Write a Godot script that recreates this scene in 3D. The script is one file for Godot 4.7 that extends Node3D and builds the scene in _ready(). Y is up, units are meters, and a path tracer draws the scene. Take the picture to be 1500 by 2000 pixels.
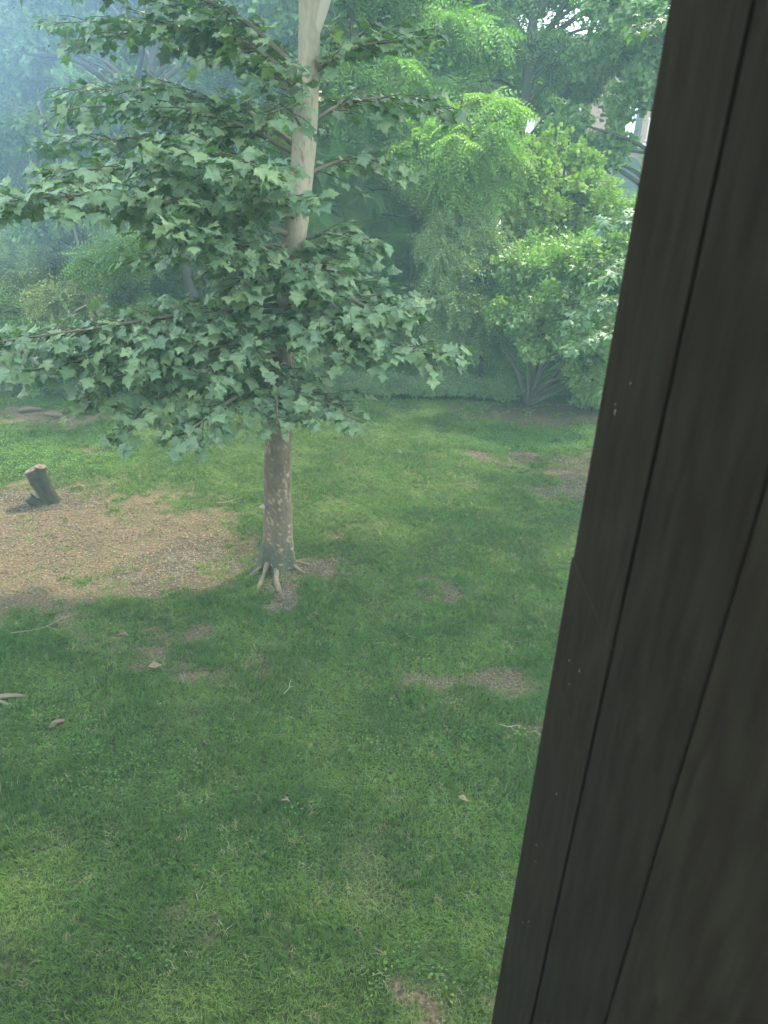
extends Node3D
# A back lawn seen from an upstairs window: sycamore, stump, wood edge, brick flats behind, plank wall on the right.

var rng := RandomNumberGenerator.new()
var nz := FastNoiseLite.new()
var nf := FastNoiseLite.new()
var used := {}
const EYE := Vector3(0, 4.3, 0)
var eye_basis := Basis()


# ------------------------------------------------------------------ helpers
class Mb:
	var v := PackedVector3Array()
	var n := PackedVector3Array()
	var c := PackedColorArray()
	var uv := PackedVector2Array()
	var ix := PackedInt32Array()
	func add(p: Vector3, col: Color, nn := Vector3.ZERO, t := Vector2.ZERO) -> int:
		v.append(p); c.append(col); n.append(nn); uv.append(t)
		return v.size() - 1
	func tri(a: int, b: int, d: int) -> void:
		ix.append(a); ix.append(b); ix.append(d)
	func mesh(smooth := true) -> ArrayMesh:
		var a := []
		a.resize(Mesh.ARRAY_MAX)
		a[Mesh.ARRAY_VERTEX] = v
		if smooth:
			a[Mesh.ARRAY_NORMAL] = n
		a[Mesh.ARRAY_COLOR] = c
		a[Mesh.ARRAY_TEX_UV] = uv
		a[Mesh.ARRAY_INDEX] = ix
		var m := ArrayMesh.new()
		m.add_surface_from_arrays(Mesh.PRIMITIVE_TRIANGLES, a)
		return m


class Many:
	var b := PackedFloat32Array()
	var count := 0
	func add(x: Basis, o: Vector3, c: Color) -> void:
		b.append_array(PackedFloat32Array([x.x.x, x.y.x, x.z.x, o.x, x.x.y, x.y.y, x.z.y, o.y, x.x.z, x.y.z, x.z.z, o.z, c.r, c.g, c.b, 1.0]))
		count += 1


func r(a: float, b: float) -> float:
	return rng.randf_range(a, b)


func rdir() -> Vector3:
	var y := r(-1, 1)
	var a := r(0, TAU)
	var k := sqrt(1.0 - y * y)
	return Vector3(k * cos(a), y, k * sin(a))


func numbered(called: String) -> String:
	var k: int = used.get(called, 0)
	used[called] = k + 1
	return called if k == 0 else "%s_%03d" % [called, k]


func tag(o: Node, label: String, category := "", group := "", kind := "") -> Node:
	if label: o.set_meta("label", label)
	if category: o.set_meta("category", category)
	if group: o.set_meta("group", group)
	if kind: o.set_meta("kind", kind)
	return o


func thing(called: String, label: String, category: String, at := Vector3.ZERO, group := "") -> Node3D:
	var o := Node3D.new()
	o.name = numbered(called)
	add_child(o)
	o.position = at
	tag(o, label, category, group)
	return o


func obj(called: String, m: Mesh, mat: Material, parent: Node = self) -> MeshInstance3D:
	var o := MeshInstance3D.new()
	o.name = numbered(called) if parent == self else called
	o.mesh = m
	o.material_override = mat
	parent.add_child(o, true)
	return o


func many(called: String, m: Mesh, mat: Material, list: Many, parent: Node = self) -> MultiMeshInstance3D:
	var mm := MultiMesh.new()
	mm.transform_format = MultiMesh.TRANSFORM_3D
	mm.use_colors = true
	mm.mesh = m
	mm.instance_count = list.count
	mm.buffer = list.b
	var o := MultiMeshInstance3D.new()
	o.name = numbered(called) if parent == self else called
	o.multimesh = mm
	o.material_override = mat
	o.set_meta("kind", "stuff")
	parent.add_child(o, true)
	return o


func frame(dir: Vector3, up: Vector3) -> Basis:          # x along dir, y as near to up as it goes
	var x := dir.normalized()
	var z := x.cross(up)
	if z.length() < 0.02:
		z = x.cross(Vector3(0.3, 0.2, 1))
	z = z.normalized()
	return Basis(x, z.cross(x), z)


func smooth(p: Array, per: int) -> PackedVector3Array:   # Catmull-Rom through the points
	var out := PackedVector3Array()
	for i in p.size() - 1:
		var a: Vector3 = p[max(i - 1, 0)]
		var b: Vector3 = p[i]
		var c: Vector3 = p[i + 1]
		var d: Vector3 = p[min(i + 2, p.size() - 1)]
		for k in per:
			out.append(b.cubic_interpolate(c, a, d, float(k) / per))
	out.append(p[p.size() - 1])
	return out


func tube(m: Mb, pts: PackedVector3Array, ra: float, rb: float, sides: int, col: Color, col2: Color, wob := 0.0, cap := false, grain := 1.0) -> void:
	var u := Vector3.ZERO
	var start := m.v.size()
	var n := pts.size()
	var along := 0.0
	for i in n:
		var t := (pts[min(i + 1, n - 1)] - pts[max(i - 1, 0)]).normalized()
		if i == 0:
			u = t.cross(Vector3(0.31, 0.2, 0.93)).normalized()
		else:
			along += pts[i].distance_to(pts[i - 1])
			u = (u - t * u.dot(t)).normalized()
		var w := t.cross(u)
		var f := float(i) / (n - 1)
		var rad := lerpf(ra, rb, f)
		for j in sides + 1:
			var a := TAU * j / sides
			var o := u * cos(a) + w * sin(a)
			var k := 1.0
			if wob > 0.0:
				k = 1.0 + wob * nf.get_noise_3dv((pts[i] + o * ra) * 3.0)
			var s := 0.5 + 0.5 * nf.get_noise_3dv((pts[i] * 2.0 + o * 1.3) * grain)
			m.add(pts[i] + o * rad * k, col.lerp(col2, clampf(s, 0, 1)), o, Vector2(float(j) / sides * rad * 6.28, along))
	for i in n - 1:
		for j in sides:
			var a := start + i * (sides + 1) + j
			var d := a + sides + 1
			m.tri(a, d + 1, a + 1)
			m.tri(a, d, d + 1)
	if cap:
		var t := (pts[n - 1] - pts[n - 2]).normalized()
		var k := m.add(pts[n - 1], col, t)
		for j in sides:
			m.tri(k, start + (n - 1) * (sides + 1) + j + 1, start + (n - 1) * (sides + 1) + j)


func box(m: Mb, lo: Vector3, hi: Vector3, col := Color.WHITE, bevel := 0.0) -> void:
	# a box with chamfered edges: every face is inset by the bevel and joined by slanted strips
	var c := (lo + hi) / 2.0
	var h := (hi - lo) / 2.0
	var b: float = min(bevel, min(h.x, min(h.y, h.z)) * 0.9)
	var id := {}
	for ax in 3:
		for s in [-1.0, 1.0]:
			for q in 4:
				var e := Vector3()
				var u := (ax + 1) % 3
				var w := (ax + 2) % 3
				var su := -1.0 if q == 0 or q == 3 else 1.0
				var sw := -1.0 if q < 2 else 1.0
				e[ax] = s * h[ax]
				e[u] = su * (h[u] - b)
				e[w] = sw * (h[w] - b)
				var sg := Vector3()
				sg[ax] = s; sg[u] = su; sg[w] = sw
				id["%d%s" % [ax, sg]] = m.add(c + e, col)
	var quad := func(a: int, d: int, e: int, f: int):
		var nn := (m.v[d] - m.v[a]).cross(m.v[e] - m.v[a])
		if nn.dot((m.v[a] + m.v[e]) / 2.0 - c) > 0.0:
			m.tri(a, e, d); m.tri(a, f, e)
		else:
			m.tri(a, d, e); m.tri(a, e, f)
	for ax in 3:
		var u := (ax + 1) % 3
		var w := (ax + 2) % 3
		for s in [-1.0, 1.0]:
			var k := []
			for q in [[-1.0, -1.0], [1.0, -1.0], [1.0, 1.0], [-1.0, 1.0]]:
				var sg := Vector3()
				sg[ax] = s; sg[u] = q[0]; sg[w] = q[1]
				k.append(id["%d%s" % [ax, sg]])
			quad.call(k[0], k[1], k[2], k[3])
			if b > 0.0:
				for s2 in [-1.0, 1.0]:   # the edge between +-ax and +-u, running along w
					var sa := Vector3()
					sa[ax] = s; sa[u] = s2; sa[w] = -1.0
					var sb := sa
					sb[w] = 1.0
					quad.call(id["%d%s" % [ax, sa]], id["%d%s" % [u, sa]], id["%d%s" % [u, sb]], id["%d%s" % [ax, sb]])
	if b > 0.0:
		for sx in [-1.0, 1.0]:
			for sy in [-1.0, 1.0]:
				for sz in [-1.0, 1.0]:
					var sg := Vector3(sx, sy, sz)
					quad.call(id["0%s" % sg], id["1%s" % sg], id["2%s" % sg], id["2%s" % sg])


func boxes(called: String, lo: Vector3, hi: Vector3, mat: Material, parent: Node, bevel := 0.0) -> MeshInstance3D:
	var m := Mb.new()
	box(m, lo, hi, Color.WHITE, bevel)
	return obj(called, m.mesh(false), mat, parent)


func vmat(rough := 0.7, two_sided := false, spec := 0.4) -> StandardMaterial3D:
	var m := StandardMaterial3D.new()
	m.vertex_color_use_as_albedo = true
	m.roughness = rough
	m.metallic_specular = spec
	if two_sided:
		m.cull_mode = BaseMaterial3D.CULL_DISABLED
	return m


func leafmat(rough: float, back: Color, tint := Color.WHITE, spec := 0.4) -> StandardMaterial3D:
	var m := vmat(rough, true, spec)
	m.albedo_color = tint.linear_to_srgb()
	m.backlight_enabled = true
	m.backlight = back
	return m


# ------------------------------------------------------------------ leaf shapes
func fold_leaf(m: Mb, base: Vector3, dir: Vector3, up: Vector3, ln: float, wd: float, col: Color, curl := 0.15) -> void:
	var f := frame(dir, up)
	var a := m.add(base, col)
	var l := m.add(base + f.x * ln * 0.45 - f.z * wd * 0.5 + f.y * wd * 0.18, col)
	var q := m.add(base + f.x * ln * 0.45 + f.z * wd * 0.5 + f.y * wd * 0.18, col)
	var t := m.add(base + f.x * ln - f.y * ln * curl, col)
	m.tri(a, l, t)
	m.tri(a, t, q)


func palm_leaf(m: Mb, base: Vector3, dir: Vector3, up: Vector3, ln: float, col: Color, deep := 0.5) -> void:
	var f := frame(dir, up)
	var hub := m.add(base + f.x * ln * 0.12, col)
	var ring := PackedInt32Array()
	var spec := [[-2.35, 0.5], [-1.75, 0.24], [-1.15, 0.8], [-0.62, 0.36], [0.0, 1.0], [0.62, 0.36], [1.15, 0.8], [1.75, 0.24], [2.35, 0.5]]
	for s in spec:
		var a: float = s[0]
		var k: float = s[1]
		if k < 0.4:
			k = lerpf(0.75, k, deep)
		ring.append(m.add(base + (f.x * (cos(a) * k + 0.12) + f.z * sin(a) * k) * ln * 0.9 - f.y * ln * k * k * 0.25, col))
	for i in ring.size() - 1:
		m.tri(hub, ring[i], ring[i + 1])


func sycamore_leaf(kind: int) -> ArrayMesh:
	# a broad leaf with three to five pointed, toothed lobes, cupped along its veins; base at the origin, tip along +x
	var m := Mb.new()
	var half := [[0.0, 0.04], [-0.09, 0.15], [-0.06, 0.28], [0.03, 0.29], [0.03, 0.43], [0.13, 0.40], [0.18, 0.53], [0.25, 0.38], [0.37, 0.45], [0.44, 0.57], [0.62, 0.66], [0.56, 0.46], [0.64, 0.44], [0.55, 0.27], [0.68, 0.33], [0.71, 0.22], [0.85, 0.22], [0.87, 0.10], [1.08, 0.0]]
	var wob := RandomNumberGenerator.new()
	wob.seed = 40 + kind
	var droop := 0.12 + 0.13 * kind
	var cup := [0.22, 0.10, 0.30, -0.12][kind] as float
	for side in [-1.0, 1.0]:
		var mid := PackedInt32Array()
		var out := PackedInt32Array()
		for i in half.size():
			var x: float = half[i][0] + wob.randf_range(-0.02, 0.02)
			var z: float = half[i][1] * wob.randf_range(0.92, 1.08)
			var y := cup * z * z - droop * x * x + 0.05 * sin(x * 9.0 + z * 5.0 + kind)
			var shade := 0.94 + 0.12 * wob.randf()
			out.append(m.add(Vector3(x, y, side * z), Color(shade, shade, shade)))
		for i in 6:
			var x := i / 5.0 * 1.0
			mid.append(m.add(Vector3(x, -droop * x * x - 0.02, 0), Color(1.12, 1.1, 1.02)))
		var to := [0, 0, 0, 1, 1, 1, 1, 2, 2, 2, 2, 3, 3, 3, 3, 4, 4, 4, 5]
		for i in half.size() - 1:
			var a: int = mid[to[i]]
			var b: int = mid[to[i + 1]]
			if side > 0:
				m.tri(a, out[i], out[i + 1])
			else:
				m.tri(a, out[i + 1], out[i])
			if a != b:
				m.tri(a, out[i + 1], b)
	# stalk
	var w := 0.012
	var s0 := m.add(Vector3(-0.28, -0.03, -w), Color(1.5, 1.5, 1.0))
	var s1 := m.add(Vector3(-0.28, -0.03, w), Color(1.5, 1.5, 1.0))
	var s2 := m.add(Vector3(0.05, -0.015, w), Color(1.5, 1.5, 1.0))
	var s3 := m.add(Vector3(0.05, -0.015, -w), Color(1.5, 1.5, 1.0))
	m.tri(s0, s1, s2)
	m.tri(s0, s2, s3)
	return m.mesh(false)


func spray_simple(sd: int, n: int, ln: float, wd: float, twig: float, flat := 0.5) -> ArrayMesh:
	rng.seed = sd
	var m := Mb.new()
	for i in n:
		var f := (i + 0.5) / n
		var s := 1.0 if i % 2 == 0 else -1.0
		var at := Vector3(twig * f, -0.15 * twig * f * f, 0) + rdir() * twig * 0.12
		var d := Vector3(r(0.2, 0.9), r(-0.7, 0.35), s * r(0.4, 1.0))
		if i == n - 1:
			d = Vector3(1, -0.3, 0)
		var g := r(0.78, 1.22)
		fold_leaf(m, at, d, Vector3(r(-flat, flat), 1, r(-flat, flat)), ln * r(0.7, 1.15), wd * r(0.8, 1.15), Color(g, g, g * r(0.85, 1.1)), r(0.05, 0.35))
	fold_leaf(m, Vector3.ZERO, Vector3(1, -0.1, 0), Vector3.UP, twig, 0.006, Color(0.9, 0.6, 0.5), 0.1)
	return m.mesh(false)


func spray_palm(sd: int, n: int, ln: float, twig: float, deep: float) -> ArrayMesh:
	rng.seed = sd
	var m := Mb.new()
	for i in n:
		var f := (i + 0.5) / n
		var s := 1.0 if i % 2 == 0 else -1.0
		var at := Vector3(twig * f, -0.15 * twig * f * f, 0) + rdir() * twig * 0.15
		var d := Vector3(r(0.3, 0.9), r(-0.75, 0.1), s * r(0.3, 1.0))
		var g := r(0.8, 1.2)
		palm_leaf(m, at + d * 0.04, d, Vector3(r(-0.5, 0.5), 1, r(-0.5, 0.5)), ln * r(0.7, 1.15), Color(g, g, g * r(0.85, 1.1)), deep)
	fold_leaf(m, Vector3.ZERO, Vector3(1, -0.1, 0), Vector3.UP, twig, 0.007, Color(0.9, 0.6, 0.5), 0.1)
	return m.mesh(false)


func spray_pinnate(sd: int, fronds: int, pairs: int, rachis: float, ln: float, wd: float) -> ArrayMesh:
	rng.seed = sd
	var m := Mb.new()
	for q in fronds:
		var az := (q - (fronds - 1) / 2.0) * 1.0 + r(-0.3, 0.3)
		var lift := r(-0.2, 0.35)
		var g := r(0.85, 1.15)
		for i in pairs:
			var f := (i + 1.0) / pairs
			var out := rachis * f
			var at := Vector3(cos(az) * out, lift * out - 0.55 * out * f, sin(az) * out)
			var d := Vector3(cos(az), lift - 1.0 * f, sin(az)).normalized()
			var side := d.cross(Vector3.UP).normalized()
			var sz := sin(f * 2.6 + 0.35)
			for s in [-1.0, 1.0]:
				var k := g * r(0.85, 1.15)
				fold_leaf(m, at, d * 0.45 + side * s + Vector3(0, r(-0.45, -0.05), 0), Vector3(r(-0.3, 0.3), 1, r(-0.3, 0.3)), ln * sz * r(0.85, 1.1), wd, Color(k, k, k * 0.95), 0.1)
	return m.mesh(false)


func spray_needle(sd: int) -> ArrayMesh:
	rng.seed = sd
	var m := Mb.new()
	for i in 9:
		var f := (i + 0.5) / 9.0
		for s in [-1.0, 1.0]:
			var at := Vector3(0.42 * f, -0.1 * f * f, 0)
			var d := Vector3(0.75, -0.2, s * 0.8).normalized()
			var ln := 0.2 * (1.0 - f * 0.7)
			for k in 7:
				var g := 0.75 + 0.09 * k
				var at2 := at + d * ln * (k / 6.0)
				for s2 in [-1.0, 1.0]:
					var d2: Vector3 = d * 0.6 + d.cross(Vector3.UP) * s2 + Vector3(0, r(-0.3, 0.3), 0)
					fold_leaf(m, at2, d2, Vector3(r(-0.4, 0.4), 1, r(-0.4, 0.4)), r(0.03, 0.045), 0.008, Color(g, g, g), 0.1)
	return m.mesh(false)


# ------------------------------------------------------------------ trees
func lobes_in(c: Vector3, e: Vector3, n: int, k: float, sd: int) -> Array:
	rng.seed = sd
	var out := []
	for i in n:
		var d := rdir()
		var f := pow(r(0.15, 1.0), 0.45)
		var s: float = min(e.x, min(e.y, e.z)) * k * r(0.7, 1.25)
		out.append([c + d * e * f, Vector3(s * 1.25, s * 0.85, s * 1.25)])
	return out


func crown(parent: Node, called: String, mesh: Mesh, mat: Material, lobes: Array, per: int, col: Color, col2: Color, size: float, droop: float, sd: int, wood: Mb = null, wcol := Color(0.05, 0.045, 0.04)) -> void:
	rng.seed = sd
	var list := Many.new()
	for lb in lobes:
		var c: Vector3 = lb[0]
		var e: Vector3 = lb[1]
		var clumps := 7
		var lobe_mix := r(0, 1)
		for q in clumps:
			var d := rdir()
			d.y = d.y * 0.8 + 0.15
			var cc := c + d * e * r(0.55, 0.95)
			var cs := e * r(0.28, 0.48)
			var mixv := clampf(lobe_mix * 0.5 + r(0, 1) * 0.5, 0, 1)
			if wood:
				tube(wood, smooth([c, c.lerp(cc, 0.5) + rdir() * 0.06, cc + d * e * 0.2], 2), 0.012, 0.004, 4, wcol, wcol * 0.8)
			for i in per:
				var o := rdir() * pow(rng.randf(), 0.4)
				var p := cc + o * cs
				var g := (p - c)
				g = (g / e).normalized() * 0.8 + rdir() * 0.75 - Vector3(0, droop, 0)
				var b := frame(g, Vector3(r(-0.5, 0.5), 1, r(-0.5, 0.5)))
				var s := size * r(0.7, 1.25)
				var k := r(0.82, 1.18)
				list.add(b.scaled(Vector3(s, s, s)), p, col.lerp(col2, clampf(mixv + r(-0.25, 0.25), 0, 1)) * k * Color(2.25, 2.05, 1.6))
	many(called, mesh, mat, list, parent)


func limb_to(m: Mb, trunk: PackedVector3Array, tr: float, lobes: Array, col: Color, col2: Color) -> void:
	for lb in lobes:
		var c: Vector3 = lb[0]
		var best := 0
		var bd := 1e9
		for i in trunk.size():
			var d: float = trunk[i].distance_to(c) + max(0.0, trunk[i].y - c.y + 0.5 * Vector2(trunk[i].x - c.x, trunk[i].z - c.z).length()) * 1.5
			if d < bd:
				bd = d
				best = i
		var a := trunk[best]
		var f := float(best) / trunk.size()
		var l := a.distance_to(c)
		tube(m, smooth([a, a.lerp(c, 0.4) + Vector3(0, 0.12 * l, 0) + rdir() * 0.08 * l, c], 5), clampf(tr * (1.0 - f) * 0.5 + 0.012 * l, 0.012, 0.09), 0.012, 6, col, col2)


# one sycamore branch: a limb, side twigs and the leaves along them; leaf places go into the list
func sycamore_branch(m: Mb, leaves: Array, p: Array, ra: float, dense: float, leaf: float, spread := 1.0, from := 0.18, node := 0.038) -> void:
	var c := smooth(p, 8)
	var bc := Color(0.06, 0.054, 0.038)
	tube(m, c, ra, 0.005, 7, bc, Color(0.15, 0.13, 0.095), 0.1)
	var total := 0.0
	for i in c.size() - 1:
		total += c[i].distance_to(c[i + 1])
	var step := 0.062 / dense
	var at := total * from
	var side := 1.0
	while at < total:
		var f := at / total
		var k := f * (c.size() - 1)
		var i: int = min(int(k), c.size() - 2)
		var pos := c[i].lerp(c[i + 1], k - i)
		var t := (c[i + 1] - c[i]).normalized()
		var sd := t.cross(Vector3.UP).normalized() * side
		var ln: float = spread * (0.18 + 0.55 * (1.0 - f) * (0.4 + 0.6 * min(1.0, f * 4.0))) * r(0.6, 1.2)
		var d := (t * r(0.35, 0.9) + sd * r(0.5, 1.1) + Vector3(0, r(-0.35, 0.4), 0)).normalized()
		var e: Vector3 = pos + d * ln + Vector3(0, -0.12 * ln, 0)
		tube(m, smooth([pos, pos.lerp(e, 0.5) + Vector3(0, 0.06 * ln, 0), e], 3), 0.005, 0.002, 4, bc, bc)
		var nleaf: int = max(2, int(ln / node))
		for q in nleaf:
			var fq := (q + 1.0) / nleaf
			var w := pos.lerp(e, fq)
			var s2 := 1.0 if q % 2 == 0 else -1.0
			var dl := d * r(0.4, 1.0) + d.cross(Vector3.UP).normalized() * s2 * r(0.2, 1.0) + Vector3(0, r(-0.95, 0.25), 0)
			if q == nleaf - 1:
				dl = d + Vector3(0, r(-0.6, 0.1), 0)
			var up := Vector3(r(-0.7, 0.7), 1.0, r(-0.5, 0.8))
			var b := frame(dl, up)
			var s := leaf * r(0.5, 1.35)
			leaves.append([b.scaled(Vector3(s, s, s)), w + b.x * s * 0.25 + rdir() * 0.045, b.y])
		side = -side
		at += step * r(0.7, 1.3)


func in_view(p: Vector3) -> float:                      # how large a leaf there shows: 0 outside the frame, else one over its distance
	var q := eye_basis.inverse() * (p - EYE)
	if q.z > -0.5 or absf(q.x / q.z) > 0.525 or absf(q.y / q.z) > 0.70:
		return 0.0
	return 1.0 / -q.z


func leaf_parts(parent: Node, leaves: Array, meshes: Array, mats: Array, mat: Material, col: Color, col2: Color, most: int, foliage: String) -> void:
	var order := []
	for i in leaves.size():
		order.append([in_view(leaves[i][1]) * leaves[i][0].x.length(), i])
	order.sort_custom(func(a, b): return a[0] > b[0])
	var lists := []
	for q in meshes.size():
		lists.append(Many.new())
	for k in order.size():
		var l: Array = leaves[order[k][1]]
		var v := k % meshes.size()
		if k < most and order[k][0] > 0.0:
			var o := obj("leaf", meshes[v], mats[rng.randi() % mats.size()], parent)
			o.transform = Transform3D(l[0], l[1])
		else:
			var g := r(0.8, 1.2)
			lists[v].add(l[0], l[1], col.lerp(col2, pow(rng.randf(), 2.0)) * g)
	for q in meshes.size():
		if lists[q].count:
			many(foliage, meshes[q], mat, lists[q], parent)


# ------------------------------------------------------------------ the ground
var bare := [
	[-3.9, -7.25, 1.7, 1.3, 1.0], [-2.75, -7.35, 1.0, 0.9, 1.0], [-2.35, -6.65, 0.5, 0.5, 0.95], [-4.8, -6.9, 1.4, 1.0, 1.0], [-2.1, -7.15, 0.4, 0.4, 1.0],
	[-4.3, -8.3, 0.7, 0.3, 1.0], [-1.15, -6.9, 0.55, 0.25, 0.85], [-0.62, -6.95, 0.4, 0.24, 0.75], [-1.06, -6.32, 0.2, 0.28, 0.8], [-1.6, -7.0, 0.35, 0.2, 0.8],
	[2.6, -9.25, 0.6, 0.35, 0.75], [3.2, -9.8, 0.8, 0.55, 0.95], [1.9, -10.3, 0.8, 0.25, 0.6], [3.0, -9.05, 0.6, 0.3, 0.85],
	[0.72, -5.12, 0.42, 0.15, 0.66], [1.17, -5.1, 0.28, 0.18, 0.85], [0.62, -6.6, 0.3, 0.22, 0.5], [-1.9, -5.62, 0.32, 0.2, 0.6], [-1.72, -5.2, 0.55, 0.16, 0.55],
	[-2.35, -5.35, 0.35, 0.16, 0.6], [-4.39, -9.98, 0.45, 0.14, 0.8], [-5.6, -11.3, 0.8, 0.4, 0.9], [2.95, -12.5, 1.3, 0.6, 0.95], [4.2, -12.4, 1.0, 0.7, 0.95], [1.4, -4.45, 0.3, 0.1, 0.6],
	[-1.05, -2.75, 0.22, 0.12, 0.42], [0.35, -2.35, 0.35, 0.14, 0.4], [-2.0, -8.4, 0.3, 0.12, 0.4], [-0.55, -7.75, 0.3, 0.14, 0.4],
]


func bareness(x: float, z: float) -> float:
	var best := 0.0
	for b in bare:
		var dx: float = (x - b[0]) / b[2]
		var dz: float = (z - b[1]) / b[3]
		var d := dx * dx + dz * dz
		if d < 2.6:
			best = max(best, b[4] * clampf(1.15 - d * 0.5, 0.0, 1.0))
	if best <= 0.0:
		return clampf((nz.get_noise_2d(x * 9.0 + 40.0, z * 9.0) - 0.3) * 1.2, 0.0, 0.4)
	return clampf(best + (nz.get_noise_2d(x * 16.0, z * 16.0) + 0.7 * nz.get_noise_2d(x * 50.0, z * 50.0)) * 0.75 * (1.0 if best < 0.9 else 0.5), 0.0, 1.0)


func height(x: float, z: float) -> float:
	var h := 0.05 * nz.get_noise_2d(x * 4.0, z * 4.0) + 0.02 * nz.get_noise_2d(x * 22.0, z * 22.0)
	if z < -12.7:
		h -= 0.18 * smoothstep(0.0, 0.9, -12.7 - z)
	if z < -18.0:
		h += 2.4 * smoothstep(0.0, 22.0, -18.0 - z)
	return h


func _ready() -> void:
	# ---------------- camera, sky, sun, exposure
	nz.seed = 7
	nz.noise_type = FastNoiseLite.TYPE_SIMPLEX_SMOOTH
	nz.frequency = 0.1
	nz.fractal_octaves = 2
	nf.seed = 11
	nf.frequency = 1.0
	nf.fractal_octaves = 3
	var cam := Camera3D.new()
	cam.name = "camera"
	add_child(cam)
	cam.basis = Basis(Vector3.RIGHT, deg_to_rad(-27.3)) * Basis(Vector3.BACK, deg_to_rad(2.01))
	cam.position = EYE
	cam.fov = 70.0
	cam.near = 0.05
	cam.far = 400.0
	var phys := CameraAttributesPhysical.new()
	phys.frustum_focal_length = 12.0 / tan(deg_to_rad(35.0))
	phys.exposure_aperture = 3.2
	phys.frustum_focus_distance = 8.0
	phys.frustum_near = 0.05
	phys.frustum_far = 400.0
	cam.attributes = phys
	cam.current = true
	eye_basis = cam.basis

	var env := Environment.new()
	env.background_mode = Environment.BG_SKY
	var sm := ProceduralSkyMaterial.new()
	sm.sky_top_color = Color(0.83, 0.89, 0.94)
	sm.sky_horizon_color = Color(0.93, 0.97, 1.0)
	sm.ground_bottom_color = Color(0.2, 0.25, 0.18)
	sm.ground_horizon_color = Color(0.5, 0.55, 0.5)
	sm.sky_curve = 0.2
	sm.sky_energy_multiplier = 1.0
	sm.sun_angle_max = 3.0
	var sky := Sky.new()
	sky.sky_material = sm
	env.sky = sky
	env.background_energy_multiplier = 1.85
	env.tonemap_mode = Environment.TONE_MAPPER_LINEAR
	env.tonemap_exposure = 4.2
	env.fog_enabled = true
	env.fog_density = 0.0042
	env.fog_light_color = Color(0.76, 0.96, 0.95)
	env.volumetric_fog_enabled = true
	env.volumetric_fog_density = 0.0
	env.sdfgi_enabled = true
	env.ssao_enabled = true
	env.ssil_enabled = true
	var we := WorldEnvironment.new()
	we.name = "world_environment"
	we.environment = env
	add_child(we)
	var sun := DirectionalLight3D.new()
	sun.name = "sun"
	sun.light_energy = 1.25
	sun.light_color = Color(1.0, 0.95, 0.84)
	sun.light_angular_distance = 3.0
	sun.shadow_enabled = true
	add_child(sun)
	sun.look_at_from_position(Vector3.ZERO, Vector3(-0.42, -0.88, 0.45), Vector3.UP)

	build_mist()
	build_ground()
	build_house_wing()
	build_sycamore()
	build_stump()
	build_far_building()
	build_woods()
	build_litter()


func build_mist() -> void:
	var banks := [[Vector3(10.5, 8.0, 9.0), Vector3(-5.6, 6.6, -8.5), 0.016, "broad thin veil of pale mist over the left half of the lawn's end"], [Vector3(8.0, 6.0, 8.0), Vector3(-5.9, 7.0, -8.5), 0.022, "pale blue mist under the trees at upper left"], [Vector3(6.0, 4.4, 7.0), Vector3(-5.9, 7.3, -8.5), 0.035, "thickest core of the blue mist in the upper left corner"]]
	for b in banks:
		var v := FogVolume.new()
		v.name = numbered("mist")
		v.shape = RenderingServer.FOG_VOLUME_SHAPE_ELLIPSOID
		v.size = b[0]
		v.position = b[1]
		var f := FogMaterial.new()
		f.density = b[2]
		f.albedo = Color(0.68, 0.84, 1.0)
		v.material = f
		tag(v, b[3], "mist", "", "stuff")
		add_child(v)


func axis(stops: Array) -> PackedFloat32Array:          # [[from, step], ..., [to, 0]]
	var out := PackedFloat32Array()
	for i in stops.size() - 1:
		var a: float = stops[i][0]
		var e: float = stops[i + 1][0]
		var n: int = max(1, roundi(absf(e - a) / stops[i][1]))
		for k in n:
			out.append(lerpf(a, e, float(k) / n))
	out.append(stops[stops.size() - 1][0])
	return out


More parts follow.
